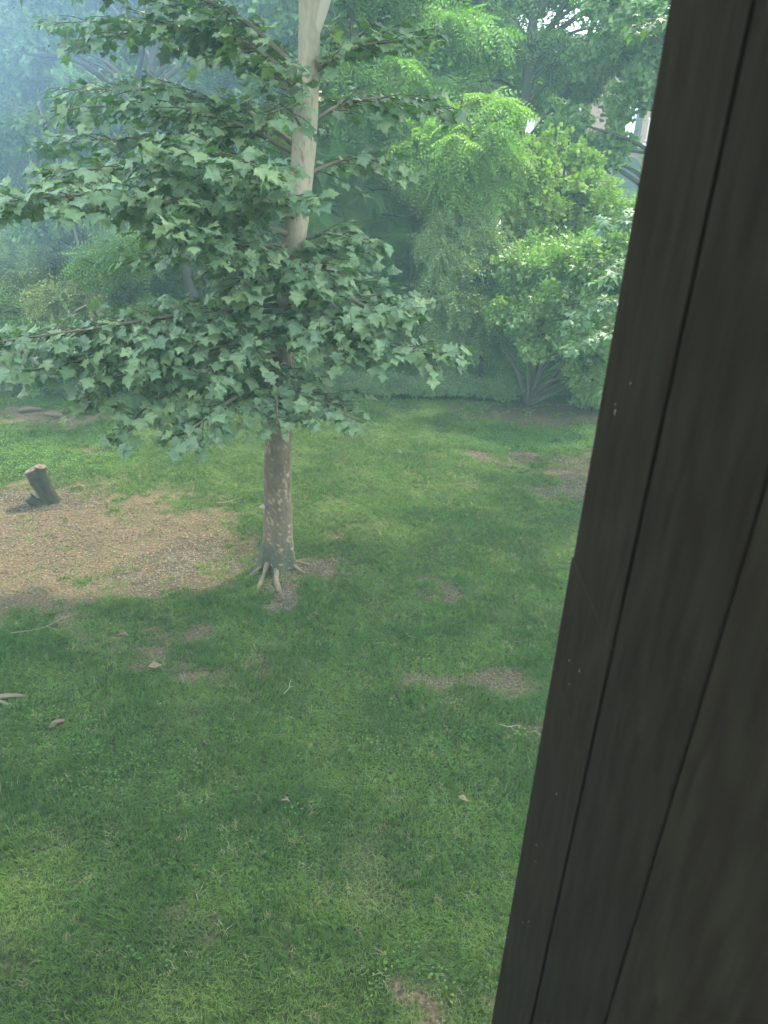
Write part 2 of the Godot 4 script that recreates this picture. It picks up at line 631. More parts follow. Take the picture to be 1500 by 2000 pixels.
func build_ground() -> void:
	var xs := axis([[-90, 12], [-30, 2.0], [-9, 0.3], [-6.5, 0.07], [5.0, 0.3], [9, 2.0], [30, 12], [90, 0]])
	var zs := axis([[20, 3.0], [-1, 0.3], [-1.8, 0.06], [-13.2, 0.3], [-20, 1.0], [-45, 10], [-110, 0]])
	var m := Mb.new()
	var soil := Color(0.142, 0.112, 0.074)
	var soil2 := Color(0.098, 0.077, 0.052)
	var thatch := Color(0.05, 0.075, 0.03)
	var mulch := Color(0.055, 0.042, 0.032)
	for z in zs:
		for x in xs:
			var b := bareness(x, z) if absf(x) < 12 and z > -14 and z < 2 else 0.1
			var k := 0.5 + 0.5 * nz.get_noise_2d(x * 30.0, z * 30.0)
			var col := thatch.lerp(soil.lerp(soil2, k), smoothstep(0.15, 0.95, b))
			if z < -12.0 and x > 1.6:
				col = col.lerp(mulch, 0.75 * smoothstep(-12.0, -12.5, z))
			if z < -12.9:
				col = Color(0.045, 0.062, 0.026).lerp(mulch, clampf(nz.get_noise_2d(x * 2.0, z * 2.0) + 0.4, 0, 1))
			if z < -14.4 and z > -17.5 and x > -1.5 and x < 3.2:
				col = Color(0.06, 0.1, 0.034)
			var h := height(x, z)
			var n := Vector3(h - height(x + 0.1, z), 0.1, h - height(x, z + 0.1)).normalized()
			m.add(Vector3(x, h, z), col, n, Vector2(x, z))
	var w := xs.size()
	for i in zs.size() - 1:
		for j in w - 1:
			var a := i * w + j
			m.tri(a, a + w + 1, a + 1)
			m.tri(a, a + w, a + w + 1)
	var mat := vmat(0.95, false, 0.2)
	var grain := FastNoiseLite.new()
	grain.seed = 3
	grain.frequency = 0.06
	grain.fractal_octaves = 5
	var im := grain.get_seamless_image(512, 512)
	im.convert(Image.FORMAT_RGB8)
	for y in 512:
		for x in 512:
			var g := 0.55 + 0.75 * im.get_pixel(x, y).r
			im.set_pixel(x, y, Color(g * 0.8, g * 0.78, g * 0.75))
	mat.albedo_texture = ImageTexture.create_from_image(im)
	mat.uv1_scale = Vector3(0.9, 0.9, 1)
	tag(obj("lawn_ground", m.mesh(), mat), "", "", "", "structure")
	build_grass()


func blade(m: Mb, p: Vector3, d: Vector3, h: float, w: float, bend: float, g: float) -> void:
	var s := d.cross(Vector3.UP).normalized() * w * 0.5
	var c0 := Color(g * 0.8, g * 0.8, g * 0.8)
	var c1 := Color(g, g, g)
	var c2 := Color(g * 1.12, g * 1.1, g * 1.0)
	var q := p + Vector3(0, h * 0.6, 0) + d * bend * h * 0.3
	var t := p + Vector3(0, h * (1.0 - 0.25 * bend), 0) + d * bend * h
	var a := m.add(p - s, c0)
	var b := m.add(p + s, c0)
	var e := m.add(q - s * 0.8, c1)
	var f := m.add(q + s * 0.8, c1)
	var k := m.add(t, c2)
	m.tri(a, b, f)
	m.tri(a, f, e)
	m.tri(e, f, k)


func tuft(sd: int, n: int, spread: float, h: float, w: float) -> ArrayMesh:
	rng.seed = sd
	var m := Mb.new()
	for i in n:
		var a := r(0, TAU)
		var d := Vector3(cos(a), 0, sin(a))
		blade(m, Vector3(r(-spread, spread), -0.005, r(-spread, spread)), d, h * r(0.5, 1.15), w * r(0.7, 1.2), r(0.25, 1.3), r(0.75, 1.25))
	return m.mesh(false)


func build_grass() -> void:
	var mat := leafmat(0.75, Color(0.55, 0.7, 0.3), Color.WHITE, 0.2)
	var tufts := [tuft(1, 15, 0.028, 0.055, 0.0042), tuft(2, 13, 0.03, 0.045, 0.004), tuft(3, 12, 0.032, 0.07, 0.0038)]
	var lists := [Many.new(), Many.new(), Many.new()]
	rng.seed = 21
	var z := -1.5
	while z > -12.95:
		var step := 0.036 if z > -7.0 else 0.046
		var half_l := -1.6 + z * 0.62
		var half_r := 1.2 - z * 0.36
		var x := half_l
		while x < half_r:
			var px := x + r(-step, step) * 0.7
			var pz := z + r(-step, step) * 0.7
			var b := bareness(px, pz)
			var keep := 1.0 - smoothstep(0.2, 0.95, b) * 0.95
			if rng.randf() < keep:
				var lush := 0.45 + 0.8 * nz.get_noise_2d(px * 7.0, pz * 11.0) + 0.5 * nz.get_noise_2d(px * 22.0 + 9.0, pz * 34.0)
				var dry := clampf(0.5 * nz.get_noise_2d(px * 8.0 - 70.0, pz * 8.0) + 0.35 * nz.get_noise_2d(px * 45.0, pz * 45.0) + b * 0.9, 0.0, 1.0)
				var col := Color(0.052, 0.102, 0.025).lerp(Color(0.086, 0.142, 0.029), clampf(lush, 0, 1))
				col = col.lerp(Color(0.16, 0.155, 0.07), dry * 0.5)
				if rng.randf() < 0.025:
					col = Color(0.2, 0.185, 0.095)
				var k := r(0.8, 1.2)
				var s := r(0.75, 1.2) * (1.0 - 0.45 * b) * (0.7 + 0.7 * clampf(1.0 - lush + 0.8 * nz.get_noise_2d(px * 14.0 + 80.0, pz * 14.0), 0, 1))
				var bs := Basis(Vector3.UP, r(0, TAU)).scaled(Vector3(1.0, s, 1.0))
				bs = Basis(Vector3(nz.get_noise_2d(px * 12.0, pz * 12.0), 0, nz.get_noise_2d(px * 12.0 + 30.0, pz * 12.0)).cross(Vector3.UP).normalized(), 0.9 * absf(nz.get_noise_2d(px * 7.0, pz * 7.0 + 50.0)) + 0.1) * bs
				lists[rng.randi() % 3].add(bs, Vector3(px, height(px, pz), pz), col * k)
			x += step
		z -= step
	# the lower strip of grass behind the ivy, and rough grass on the far slope
	for i in 16000:
		var px := r(-3.5, 6.0)
		var pz := r(-17.8, -13.9)
		lists[2].add(Basis(Vector3.UP, r(0, TAU)).scaled(Vector3(1.5, 1.3, 1.5)), Vector3(px, height(px, pz), pz), Color(0.08, 0.14, 0.036) * r(0.75, 1.3))
	for i in 26000:
		var px := r(-14.0, 22.0)
		var pz := r(-42.0, -18.0)
		lists[2].add(Basis(Vector3.UP, r(0, TAU)).scaled(Vector3(3.5, 2.2, 3.5)), Vector3(px, height(px, pz), pz), Color(0.1, 0.16, 0.035) * r(0.75, 1.3))
	for q in 3:
		tag(many("grass", tufts[q], mat, lists[q]), "mown green grass growing over the lawn", "grass")
	# broad-leaved weeds among the grass
	rng.seed = 5
	var wm := Mb.new()
	for i in 6:
		var a := TAU * i / 6.0 + r(-0.4, 0.4)
		var d := Vector3(cos(a), 0, sin(a))
		var g := r(0.8, 1.25)
		var ln := r(0.02, 0.032)
		fold_leaf(wm, d * r(0.012, 0.05) + Vector3(0, r(0.03, 0.06), 0), d + Vector3(0, r(-0.2, 0.4), 0), Vector3(r(-0.4, 0.4), 1, r(-0.4, 0.4)), ln, ln * 0.75, Color(g, g, g), 0.1)
	var weed := wm.mesh(false)
	var wl := Many.new()
	var spots := [[-4.9, -9.9, 1.6, 1.1, 1700, 1.0], [1.9, -10.9, 1.2, 0.5, 900, 1.0], [3.4, -11.2, 1.0, 0.6, 600, 1.0], [-2.6, -4.4, 1.2, 0.6, 90, 0.85], [-1.9, -4.0, 0.9, 0.4, 70, 0.9], [0.2, -4.4, 1.4, 0.4, 110, 0.8], [0.2, -5.5, 0.8, 0.2, 60, 0.8], [-0.6, -3.2, 1.4, 0.6, 30, 0.8], [-1.4, -2.5, 0.5, 0.2, 16, 0.9], [0.3, -2.5, 0.6, 0.3, 18, 0.9], [-0.5, -7.0, 6.0, 5.0, 700, 0.65]]
	for s in spots:
		for i in int(s[4]):
			var a := r(0, TAU)
			var f := sqrt(rng.randf()) * r(0.5, 1.2)
			var px: float = s[0] + cos(a) * f * s[2]
			var pz: float = s[1] + sin(a) * f * s[3]
			if bareness(px, pz) > 0.7 or pz < -12.8:
				continue
			var k: float = s[5] * r(0.6, 1.25)
			wl.add(Basis(Vector3.UP, r(0, TAU)).scaled(Vector3(k, k, k)), Vector3(px, height(px, pz), pz), Color(0.05, 0.105, 0.03).lerp(Color(0.09, 0.145, 0.035), rng.randf()) * r(0.8, 1.2))
	tag(many("lawn_weeds", weed, mat, wl), "small broad-leaved weeds and clover in the lawn", "weeds")


func build_litter() -> void:
	# chips, leaf crumbs and bits of twig on the bare soil
	rng.seed = 33
	var cm := Mb.new()
	fold_leaf(cm, Vector3(-0.5, 0, 0), Vector3(1, 0.05, 0), Vector3.UP, 1.0, 0.62, Color(1, 1, 1), 0.1)
	fold_leaf(cm, Vector3(-0.1, 0.02, 0.1), Vector3(0.4, 0.2, 1), Vector3(0.3, 1, 0), 0.6, 0.3, Color(0.8, 0.8, 0.8), -0.2)
	var tm := Mb.new()
	tube(tm, smooth([Vector3(-0.5, 0, 0), Vector3(0, 0.03, 0.05), Vector3(0.5, 0, 0)], 2), 0.035, 0.02, 5, Color(1, 1, 1), Color(0.8, 0.8, 0.8))
	var chips := Many.new()
	var sticks := Many.new()
	for i in 46000:
		var b: Array = bare[rng.randi() % 14] if rng.randf() < 0.8 else bare[rng.randi() % bare.size()]
		var a := r(0, TAU)
		var f := sqrt(rng.randf()) * 1.15
		var px: float = b[0] + cos(a) * f * b[2]
		var pz: float = b[1] + sin(a) * f * b[3]
		var q := bareness(px, pz)
		if rng.randf() > q * q:
			continue
		var tone := Color(0.045, 0.039, 0.03).lerp(Color(0.185, 0.152, 0.105), pow(rng.randf(), 1.7))
		if rng.randf() < 0.12:
			var s := r(0.04, 0.15) * (0.6 if pz > -5.8 else 1.0)
			sticks.add(Basis(Vector3.UP, r(0, TAU)).scaled(Vector3(s, s * 0.5, s * 0.5)), Vector3(px, height(px, pz) + 0.006, pz), tone)
		else:
			var s := r(0.008, 0.03) * (0.7 if pz > -5.8 else 1.0)
			chips.add((Basis(Vector3.UP, r(0, TAU)) * Basis(Vector3.RIGHT, r(-0.5, 0.5))).scaled(Vector3(s, s, s)), Vector3(px, height(px, pz) + 0.006, pz), tone)
	var lm := vmat(0.9, true, 0.2)
	tag(many("leaf_litter", cm.mesh(false), lm, chips), "brown leaf crumbs and wood chips scattered on the bare soil", "leaf litter")
	tag(many("twig_litter", tm.mesh(), lm, sticks), "bits of broken twig scattered on the bare soil", "twigs")
	# single fallen things that can be told apart
	var dry := [
		[-0.62, -3.67, 0.05, "pale dry curled leaf lying in the grass nearest the photo's lower middle", Color(0.42, 0.34, 0.24)],
		[0.64, -3.76, 0.055, "tan dry leaf lying in the grass beside the plank wall's lower half", Color(0.45, 0.32, 0.2)],
		[-0.64, -5.94, 0.05, "small reddish tan leaf on the grass below the sycamore's front roots", Color(0.42, 0.27, 0.18)],
		[0.2, -10.14, 0.07, "pale leaf lying alone on the far lawn right of the sycamore trunk", Color(0.4, 0.44, 0.32)],
		[-2.38, -5.5, 0.07, "tan leaf on the thin brown patch left of the sycamore roots", Color(0.45, 0.33, 0.22)],
		[-2.0, -5.12, 0.08, "broad tan leaf on the worn grass in the left foreground", Color(0.42, 0.31, 0.22)],
	]
	for d in dry:
		var m := Mb.new()
		var k: float = d[2]
		fold_leaf(m, Vector3(-k * 0.6, 0.0, 0), Vector3(1, 0.3, 0.1), Vector3(0.2, 1, 0.5), k * 1.5, k * 0.8, Color.WHITE, 0.3)
		fold_leaf(m, Vector3(-k * 0.1, 0.01, 0), Vector3(0.5, 0.3, 0.8), Vector3(-0.4, 1, 0.2), k * 0.8, k * 0.5, Color(0.7, 0.7, 0.7), 0.2)
		var mt := vmat(0.85, true, 0.3)
		mt.albedo_color = ((d[4] as Color) * 0.42).linear_to_srgb()
		var o := obj("dry_leaf", m.mesh(false), mt)
		o.position = Vector3(d[0], height(d[0], d[1]) + 0.05, d[1])
		o.rotation = Vector3(r(-0.3, 0.3), r(0, TAU), r(-0.3, 0.3))
		tag(o, d[3], "fallen leaf", "dry leaves fallen on the lawn")
	var wood := vmat(0.9, false, 0.2)
	var stick := [
		[Vector3(-3.45, 0.05, -5.5), Vector3(-2.95, 0.06, -5.85), 0.008, "long thin pale stick lying across the grass in the left foreground", Color(0.3, 0.28, 0.2)],
		[Vector3(-0.8, 0.05, -4.83), Vector3(-0.76, 0.075, -4.98), 0.006, "short pale stem standing out of the grass in the lower middle", Color(0.4, 0.4, 0.27)],
		[Vector3(1.0, 0.05, -4.5), Vector3(1.17, 0.06, -4.49), 0.006, "small curved pale twig on the grass by the plank wall", Color(0.42, 0.37, 0.28)],
		[Vector3(-2.15, 0.05, -8.35), Vector3(-1.85, 0.07, -8.5), 0.01, "forked tan twig on the lawn left of the sycamore trunk", Color(0.36, 0.28, 0.19)],
		[Vector3(-4.35, 0.02, -6.75), Vector3(-3.95, 0.03, -6.62), 0.009, "pale broken twig lying on the bare soil in front of the stump", Color(0.34, 0.27, 0.19)],
	]
	for s in stick:
		var m := Mb.new()
		var a: Vector3 = s[0]
		var b: Vector3 = s[1]
		var c: Color = s[4]
		var side := (b - a).cross(Vector3.UP) * 0.12
		tube(m, smooth([Vector3.ZERO, (b - a) * 0.4 + side, (b - a) * 0.7 + side * 0.4, b - a], 4), s[2] * 0.5, s[2] * 0.25, 6, c * 0.6, c * 0.45, 0.3, true)
		tube(m, smooth([(b - a) * 0.5 + side, (b - a) * 0.65 + side * 3.0], 3), s[2] * 0.35, s[2] * 0.2, 5, c * 0.6, c * 0.45)
		var o := obj("fallen_twig", m.mesh(), wood)
		o.position = a + Vector3(0, height(a.x, a.z), 0)
		tag(o, s[3], "twig", "twigs fallen on the lawn")
	var rm := Mb.new()
	tube(rm, smooth([Vector3(-0.5, -0.02, -0.1), Vector3(-0.2, 0.05, 0.02), Vector3(0.05, 0.055, -0.03), Vector3(0.22, 0.0, -0.06)], 6), 0.06, 0.018, 10, Color(0.15, 0.12, 0.085), Color(0.07, 0.056, 0.042), 1.0, true)
	tube(rm, smooth([Vector3(-0.2, 0.04, 0.02), Vector3(0.02, 0.03, 0.1), Vector3(0.12, -0.01, 0.13)], 5), 0.03, 0.01, 8, Color(0.15, 0.12, 0.085), Color(0.07, 0.056, 0.042), 1.0, true)
	var ro := obj("surface_root", rm.mesh(), wood)
	ro.scale = Vector3(0.7, 0.4, 0.6)
	ro.position = Vector3(-3.1, 0.015, -4.66)
	tag(ro, "weathered grey root breaking the grass at the photo's left edge", "root")
	var km := Mb.new()
	tube(km, smooth([Vector3(-0.07, 0.0, 0), Vector3(0.0, 0.07, -0.02), Vector3(0.09, 0.075, -0.05)], 5), 0.04, 0.025, 9, Color(0.13, 0.09, 0.062), Color(0.06, 0.046, 0.036), 0.6, true)
	tube(km, smooth([Vector3(-0.02, 0.03, 0), Vector3(-0.06, 0.05, 0.07)], 4), 0.03, 0.015, 7, Color(0.13, 0.09, 0.062), Color(0.06, 0.046, 0.036), 0.5, true)
	var ko := obj("root_knob", km.mesh(), wood)
	ko.scale = Vector3(0.6, 0.5, 0.6)
	ko.position = Vector3(-2.55, 0.02, -4.36)
	tag(ko, "small brown knob of wood poking out of the weedy grass at lower left", "root")
	var lx := [[-5.95, -11.5, 0.34, 0.3, "reddish rotten log piece at the left edge of the lawn, leftmost of three"], [-5.45, -11.35, 0.42, -0.25, "long pale rotten log piece at the left lawn edge, middle of three"], [-5.0, -11.45, 0.26, 0.15, "short broken log piece at the left lawn edge, rightmost of three"]]
	for l in lx:
		var m := Mb.new()
		var k: float = l[2]
		tube(m, smooth([Vector3(-k / 2, 0.03, 0), Vector3(0, 0.05, 0.02), Vector3(k / 2, 0.03, -0.02)], 5), 0.04, 0.025, 11, Color(0.10, 0.066, 0.05), Color(0.06, 0.046, 0.038), 1.0, true)
		var o := obj("rotten_log", m.mesh(), wood)
		o.position = Vector3(l[0], height(l[0], l[1]), l[1])
		o.rotation.y = l[3]
		tag(o, l[4], "log", "rotten log pieces at the lawn edge")


# ------------------------------------------------------------------ the plank wall beside the window
func build_house_wing() -> void:
	var grain := FastNoiseLite.new()
	grain.seed = 9
	grain.frequency = 0.02
	grain.fractal_octaves = 4
	var im := Image.create(512, 512, false, Image.FORMAT_RGB8)
	var bm := Image.create(512, 512, false, Image.FORMAT_RGB8)
	for y in 512:
		for x in 512:
			var g := 0.5 + 0.5 * grain.get_noise_2d(x * 9.0, y * 0.35) 
			var big := 0.5 + 0.5 * grain.get_noise_2d(x * 0.7 + 900.0, y * 0.5)
			var ring := 0.5 + 0.5 * sin(x * 0.22 + 9.0 * grain.get_noise_2d(x * 0.5, y * 0.12))
			var v := 0.86 + 0.08 * g + 0.02 * ring + 0.22 * (big - 0.5)
			im.set_pixel(x, y, Color(v * 0.86, v * (0.83 + 0.06 * big), v * (0.80 + 0.02 * big)))
			var q := 0.6 * g + 0.3 * ring
			bm.set_pixel(x, y, Color(q, q, q))
	var tex := ImageTexture.create_from_image(im)
	bm.bump_map_to_normal_map(3.0)
	var bump := ImageTexture.create_from_image(bm)
	var mats := []
	for k in 3:
		var m := StandardMaterial3D.new()
		m.albedo_texture = tex
		m.albedo_color = [Color(0.029, 0.0245, 0.0205), Color(0.0275, 0.0235, 0.0195), Color(0.0305, 0.0255, 0.021)][k].linear_to_srgb()
		m.normal_enabled = true
		m.normal_texture = bump
		m.normal_scale = 0.15
		m.roughness = 0.92
		m.metallic_specular = 0.06
		m.uv1_triplanar = true
		m.uv1_world_triplanar = true
		m.uv1_scale = Vector3(2.6, 0.8, 2.6)
		m.uv1_offset = Vector3(0.3 * k, 0.2 * k, 0.37 * k)
		mats.append(m)
	var dark := StandardMaterial3D.new()
	dark.albedo_color = Color(0.026, 0.022, 0.018).linear_to_srgb()
	dark.roughness = 0.95
	var w := thing("plank_wall", "dark brown vertical plank wall of the house filling the right side", "wall", Vector3(0.4, 0, 0))
	boxes("backing", Vector3(0.006, 0.0, -1.312), Vector3(0.5, 7.6, 1.2), dark, w)
	# boards; the outermost, by the corner, is butt jointed at about eye level
	var top := 7.6
	var joint := 3.525
	boxes("corner_board", Vector3(-0.002, joint + 0.0006, -1.318), Vector3(0.0055, top, -1.017), mats[2], w, 0.0012)
	boxes("corner_board", Vector3(-0.0022, 0.0, -1.328), Vector3(0.0055, joint, -1.016), mats[2], w, 0.0012)
	boxes("end_board", Vector3(0.016, joint + 0.002, -1.338), Vector3(0.5, top, -1.313), mats[0], w, 0.004)
	boxes("end_board", Vector3(0.016, 0.0, -1.340), Vector3(0.5, joint, -1.313), mats[2], w, 0.004)
	for k in 7:
		var z := -1.008 + 0.305 * k
		boxes("board", Vector3(0.0 + 0.001 * (k % 2), 0.0, z), Vector3(0.0055, top, z + 0.3005), mats[(k + 1) % 3], w, 0.003)
	# dried drips on the boards
	var fleck := StandardMaterial3D.new()
	fleck.albedo_color = Color(0.12, 0.11, 0.1).linear_to_srgb()
	fleck.roughness = 0.9
	rng.seed = 71
	for f in [[3.882, -1.22, 0.014], [3.895, -1.226, 0.007], [3.95, -1.169, 0.007], [3.339, -1.218, 0.008], [3.371, -1.146, 0.009], [3.3, -1.19, 0.006], [3.038, -1.139, 0.008], [2.784, -1.21, 0.008], [2.75, -1.19, 0.006], [2.566, -1.159, 0.008], [2.5, -1.2, 0.006], [4.55, -1.12, 0.009]]:
		var m := Mb.new()
		var k: float = f[2] * 0.6
		var hub := m.add(Vector3(-0.0035, 0, 0), Color.WHITE)
		var ring := []
		for i in 9:
			var a := TAU * i / 9.0
			var q := k * r(0.4, 1.1)
			ring.append(m.add(Vector3(-0.0022, sin(a) * q, cos(a) * q * 0.4), Color.WHITE))
		for i in 9:
			m.tri(hub, ring[i], ring[(i + 1) % 9])
		var o := obj("paint_fleck", m.mesh(false), fleck, w)
		o.position = Vector3(-0.001, f[0], f[1])
	# the back wall of the house below and beside the window that the view is taken from
	var h := thing("house_back_wall", "brown plank back wall of the house beside the viewpoint", "wall", Vector3(0, 0, 0.9))
	for k in 22:
		var x := 0.38 - 0.305 * (k + 1)
		if x > -0.9 and x < 0.6:
			boxes("board", Vector3(x, 0, 0), Vector3(x + 0.292, 3.4, 0.15), mats[k % 3], h, 0.005)
			boxes("board", Vector3(x, 5.0, 0), Vector3(x + 0.292, 7.6, 0.15), mats[k % 3], h, 0.005)
		else:
			boxes("board", Vector3(x, 0, 0), Vector3(x + 0.292, 7.6, 0.15), mats[k % 3], h, 0.005)


# ------------------------------------------------------------------ the sycamore on the lawn
func build_sycamore() -> void:
	var t := thing("sycamore_tree", "tall sycamore with flaking mottled trunk standing in the middle of the lawn", "tree", Vector3(-1.16, 0, -6.94))
	var o := -t.position
	var line := [Vector3(-1.165, -0.08, -6.94), Vector3(-1.16, 0.03, -6.94), Vector3(-1.14, 0.42, -6.94), Vector3(-1.13, 0.98, -6.94), Vector3(-1.11, 1.38, -6.94), Vector3(-1.06, 2.04, -6.94), Vector3(-1.03, 2.45, -6.94), Vector3(-0.99, 2.84, -6.94), Vector3(-0.9, 3.38, -6.94), Vector3(-0.81, 4.01, -6.94), Vector3(-0.76, 4.52, -6.94), Vector3(-0.73, 5.0, -6.94), Vector3(-0.72, 6.0, -6.9), Vector3(-0.8, 8.0, -7.0), Vector3(-0.7, 10.0, -6.9), Vector3(-0.75, 12.5, -6.95)]
	var rad := [0.24, 0.205, 0.156, 0.143, 0.136, 0.119, 0.113, 0.110, 0.108, 0.104, 0.099, 0.086, 0.08, 0.06, 0.04, 0.015]
	var m := Mb.new()
	var per := 24
	var pts := smooth(line, per)
	var cell := FastNoiseLite.new()
	cell.seed = 4
	cell.noise_type = FastNoiseLite.TYPE_CELLULAR
	cell.cellular_return_type = FastNoiseLite.RETURN_CELL_VALUE
	cell.frequency = 1.0
	cell.domain_warp_enabled = true
	cell.domain_warp_amplitude = 0.7
	cell.domain_warp_frequency = 1.4
	var sides := 44
	for i in pts.size():
		var seg: int = min(i / per, rad.size() - 2)
		var f := float(i - seg * per) / per
		var ra := lerpf(rad[seg], rad[seg + 1], f)
		for j in sides + 1:
			var a := TAU * j / sides
			var d := Vector3(cos(a), 0, sin(a))
			var p := pts[i]
			var flare := exp(-max(p.y, 0.0) / 0.22) * (0.2 * sin(a * 5.0 + 0.6) + 0.12 * sin(a * 3.0 - 1.0))
			var s := p + d * ra
			var young := smoothstep(2.2, 3.3, p.y + 0.6 * nf.get_noise_3d(s.x * 3.0, s.y * 2.0, s.z * 3.0))
			var c1 := cell.get_noise_3d(s.x * 22.0, s.y * 7.5, s.z * 22.0)
			var c2 := cell.get_noise_3d(s.x * 40.0 + 9.0, s.y * 17.0, s.z * 40.0)
			var fine := nf.get_noise_3d(s.x * 30.0, s.y * 14.0, s.z * 30.0)
			var col := Color(0.115, 0.088, 0.06).lerp(Color(0.08, 0.066, 0.047), clampf(c1 * 0.8 + 0.4, 0, 1))
			var lift := 0.0
			if c1 < -0.55: col = Color(0.25, 0.185, 0.11); lift = -0.0035
			elif c2 < -0.6: col = Color(0.16, 0.13, 0.082); lift = -0.002
			elif c2 > 0.6: col = Color(0.075, 0.058, 0.042); lift = 0.002
			var pale := Color(0.27, 0.232, 0.165).lerp(Color(0.205, 0.19, 0.13), clampf(0.5 + 0.8 * nf.get_noise_3d(s.x * 4.0, s.y * 1.5, s.z * 4.0), 0, 1))
			if c1 > 0.62 and c2 > -0.2: pale = Color(0.17, 0.125, 0.085); lift = max(lift, 0.003)
			elif c2 > 0.8: pale = Color(0.22, 0.17, 0.12)
			col = col.lerp(pale, young) * (1.0 + 0.22 * fine)
			if p.y < 0.5 and c1 > -0.6:      # algae on the root flare
				col = col.lerp(Color(0.04, 0.05, 0.032), 0.85 * smoothstep(0.5, 0.12, p.y + 0.15 * fine))
			var knot := 0.0
			m.add(p + o + d * (ra * (1.0 + flare + knot + 0.035 * nf.get_noise_3d(s.x * 6.0, s.y * 3.0, s.z * 6.0)) + lift + 0.002 * fine), col, d, Vector2(j, i))
	for i in pts.size() - 1:
		for j in sides:
			var a := i * (sides + 1) + j
			var b := a + sides + 1
			m.tri(a, a + 1, b + 1)
			m.tri(a, b + 1, b)
	var bark := vmat(0.85, false, 0.25)
	obj("trunk", m.mesh(false), bark, t)
	# old pruning scars and a stub
	var sc := Mb.new()
	tube(sc, smooth([Vector3(-0.11, 0.78, 0.1), Vector3(-0.135, 0.79, 0.13)], 3), 0.03, 0.022, 9, Color(0.36, 0.31, 0.24), Color(0.2, 0.15, 0.12), 0.2, true)
	obj("branch_stub", sc.mesh(), bark, t)
	# roots
	for q in [
		[[Vector3(-1.26, 0.14, -6.82), Vector3(-1.27, 0.05, -6.68), Vector3(-1.29, 0.03, -6.45), Vector3(-1.25, -0.02, -6.2)], 0.055, 0.022],
		[[Vector3(-1.12, 0.14, -6.8), Vector3(-1.14, 0.06, -6.66), Vector3(-1.07, 0.035, -6.42), Vector3(-0.99, 0.02, -6.2), Vector3(-0.95, -0.03, -6.05)], 0.058, 0.025],
		[[Vector3(-1.02, 0.12, -6.88), Vector3(-0.88, 0.035, -6.82), Vector3(-0.7, 0.02, -6.78), Vector3(-0.5, -0.02, -6.66)], 0.05, 0.014],
		[[Vector3(-1.0, 0.1, -6.95), Vector3(-0.82, 0.03, -6.98), Vector3(-0.62, 0.018, -6.9), Vector3(-0.38, -0.02, -6.98)], 0.045, 0.012],
		[[Vector3(-0.76, 0.02, -6.8), Vector3(-0.66, 0.02, -6.68), Vector3(-0.6, -0.02, -6.52)], 0.022, 0.01],
		[[Vector3(-1.3, 0.12, -6.92), Vector3(-1.46, 0.03, -6.95), Vector3(-1.66, 0.015, -7.02), Vector3(-1.9, -0.02, -7.06)], 0.05, 0.012],
		[[Vector3(-1.3, 0.1, -6.84), Vector3(-1.42, 0.025, -6.72), Vector3(-1.52, 0.012, -6.6), Vector3(-1.6, -0.02, -6.5)], 0.045, 0.014],
		[[Vector3(-0.45, 0.0, -6.6), Vector3(-0.4, 0.025, -6.5), Vector3(-0.33, -0.02, -6.42)], 0.016, 0.01]]:
		var rm := Mb.new()
		var pp := []
		var thin := 0.68 if q[1] > 0.052 else 0.55
		for v in q[0]:
			pp.append(v + o + Vector3(r(-0.015, 0.015), height(v.x, v.z) * 0.9 - 0.03, 0))
		tube(rm, smooth(pp, 14), q[1] * 0.8 * thin, q[2] * 0.45, 12, Color(0.045, 0.04, 0.026), Color(0.17, 0.138, 0.095), 1.0, false, 7.0)
		obj("root", rm.mesh(), bark, t)
	# limbs
	var lm := Mb.new()
	var leaves := []
	rng.seed = 91
	var Z := -6.94
	# the low limbs that are in the picture
	sycamore_branch(lm, leaves, [Vector3(-0.89, 3.47, Z), Vector3(-1.49, 3.72, -6.2), Vector3(-2.1, 3.85, -5.7), Vector3(-2.75, 3.8, -5.45)], 0.034, 1.5, 0.092)
	sycamore_branch(lm, leaves, [Vector3(-0.87, 3.6, Z), Vector3(-0.98, 3.9, -6.1), Vector3(-1.03, 4.12, -5.45)], 0.024, 1.2, 0.092, 0.8)
	sycamore_branch(lm, leaves, [Vector3(-0.9, 3.38, Z), Vector3(-1.35, 3.5, -6.1), Vector3(-1.62, 3.66, -5.6)], 0.024, 1.3, 0.092)
	sycamore_branch(lm, leaves, [Vector3(-0.92, 3.29, Z), Vector3(-0.6, 3.36, -6.9), Vector3(-0.3, 3.35, -6.95)], 0.024, 1.2, 0.088, 0.8)
	sycamore_branch(lm, leaves, [Vector3(-0.97, 3.02, Z), Vector3(-0.5, 3.08, -6.45), Vector3(-0.14, 3.0, -6.2), Vector3(0.15, 3.04, -6.1)], 0.028, 1.6, 0.092, 1.05, 0.085)
	sycamore_branch(lm, leaves, [Vector3(-1.0, 2.8, Z), Vector3(-0.36, 2.82, -6.35), Vector3(0.085, 2.72, -6.05), Vector3(0.52, 2.72, -5.9)], 0.03, 1.5, 0.092, 0.85, 0.085)
	sycamore_branch(lm, leaves, [Vector3(-1.0, 2.85, Z), Vector3(-0.6, 2.95, -6.3), Vector3(-0.35, 2.7, -5.9)], 0.02, 1.3, 0.092, 0.8)
	sycamore_branch(lm, leaves, [Vector3(-1.0, 2.74, Z), Vector3(-1.58, 2.78, -6.3), Vector3(-2.2, 2.64, -5.95), Vector3(-2.9, 2.52, -5.7)], 0.032, 1.5, 0.092)
	sycamore_branch(lm, leaves, [Vector3(-1.0, 2.85, Z), Vector3(-1.35, 2.92, -6.4), Vector3(-1.75, 2.82, -6.0), Vector3(-2.1, 2.7, -5.8)], 0.026, 1.4, 0.092)
	sycamore_branch(lm, leaves, [Vector3(-1.03, 2.4, Z), Vector3(-1.49, 2.44, -6.25), Vector3(-1.95, 2.25, -5.9), Vector3(-2.3, 1.98, -5.75)], 0.026, 1.2, 0.092, 0.85)
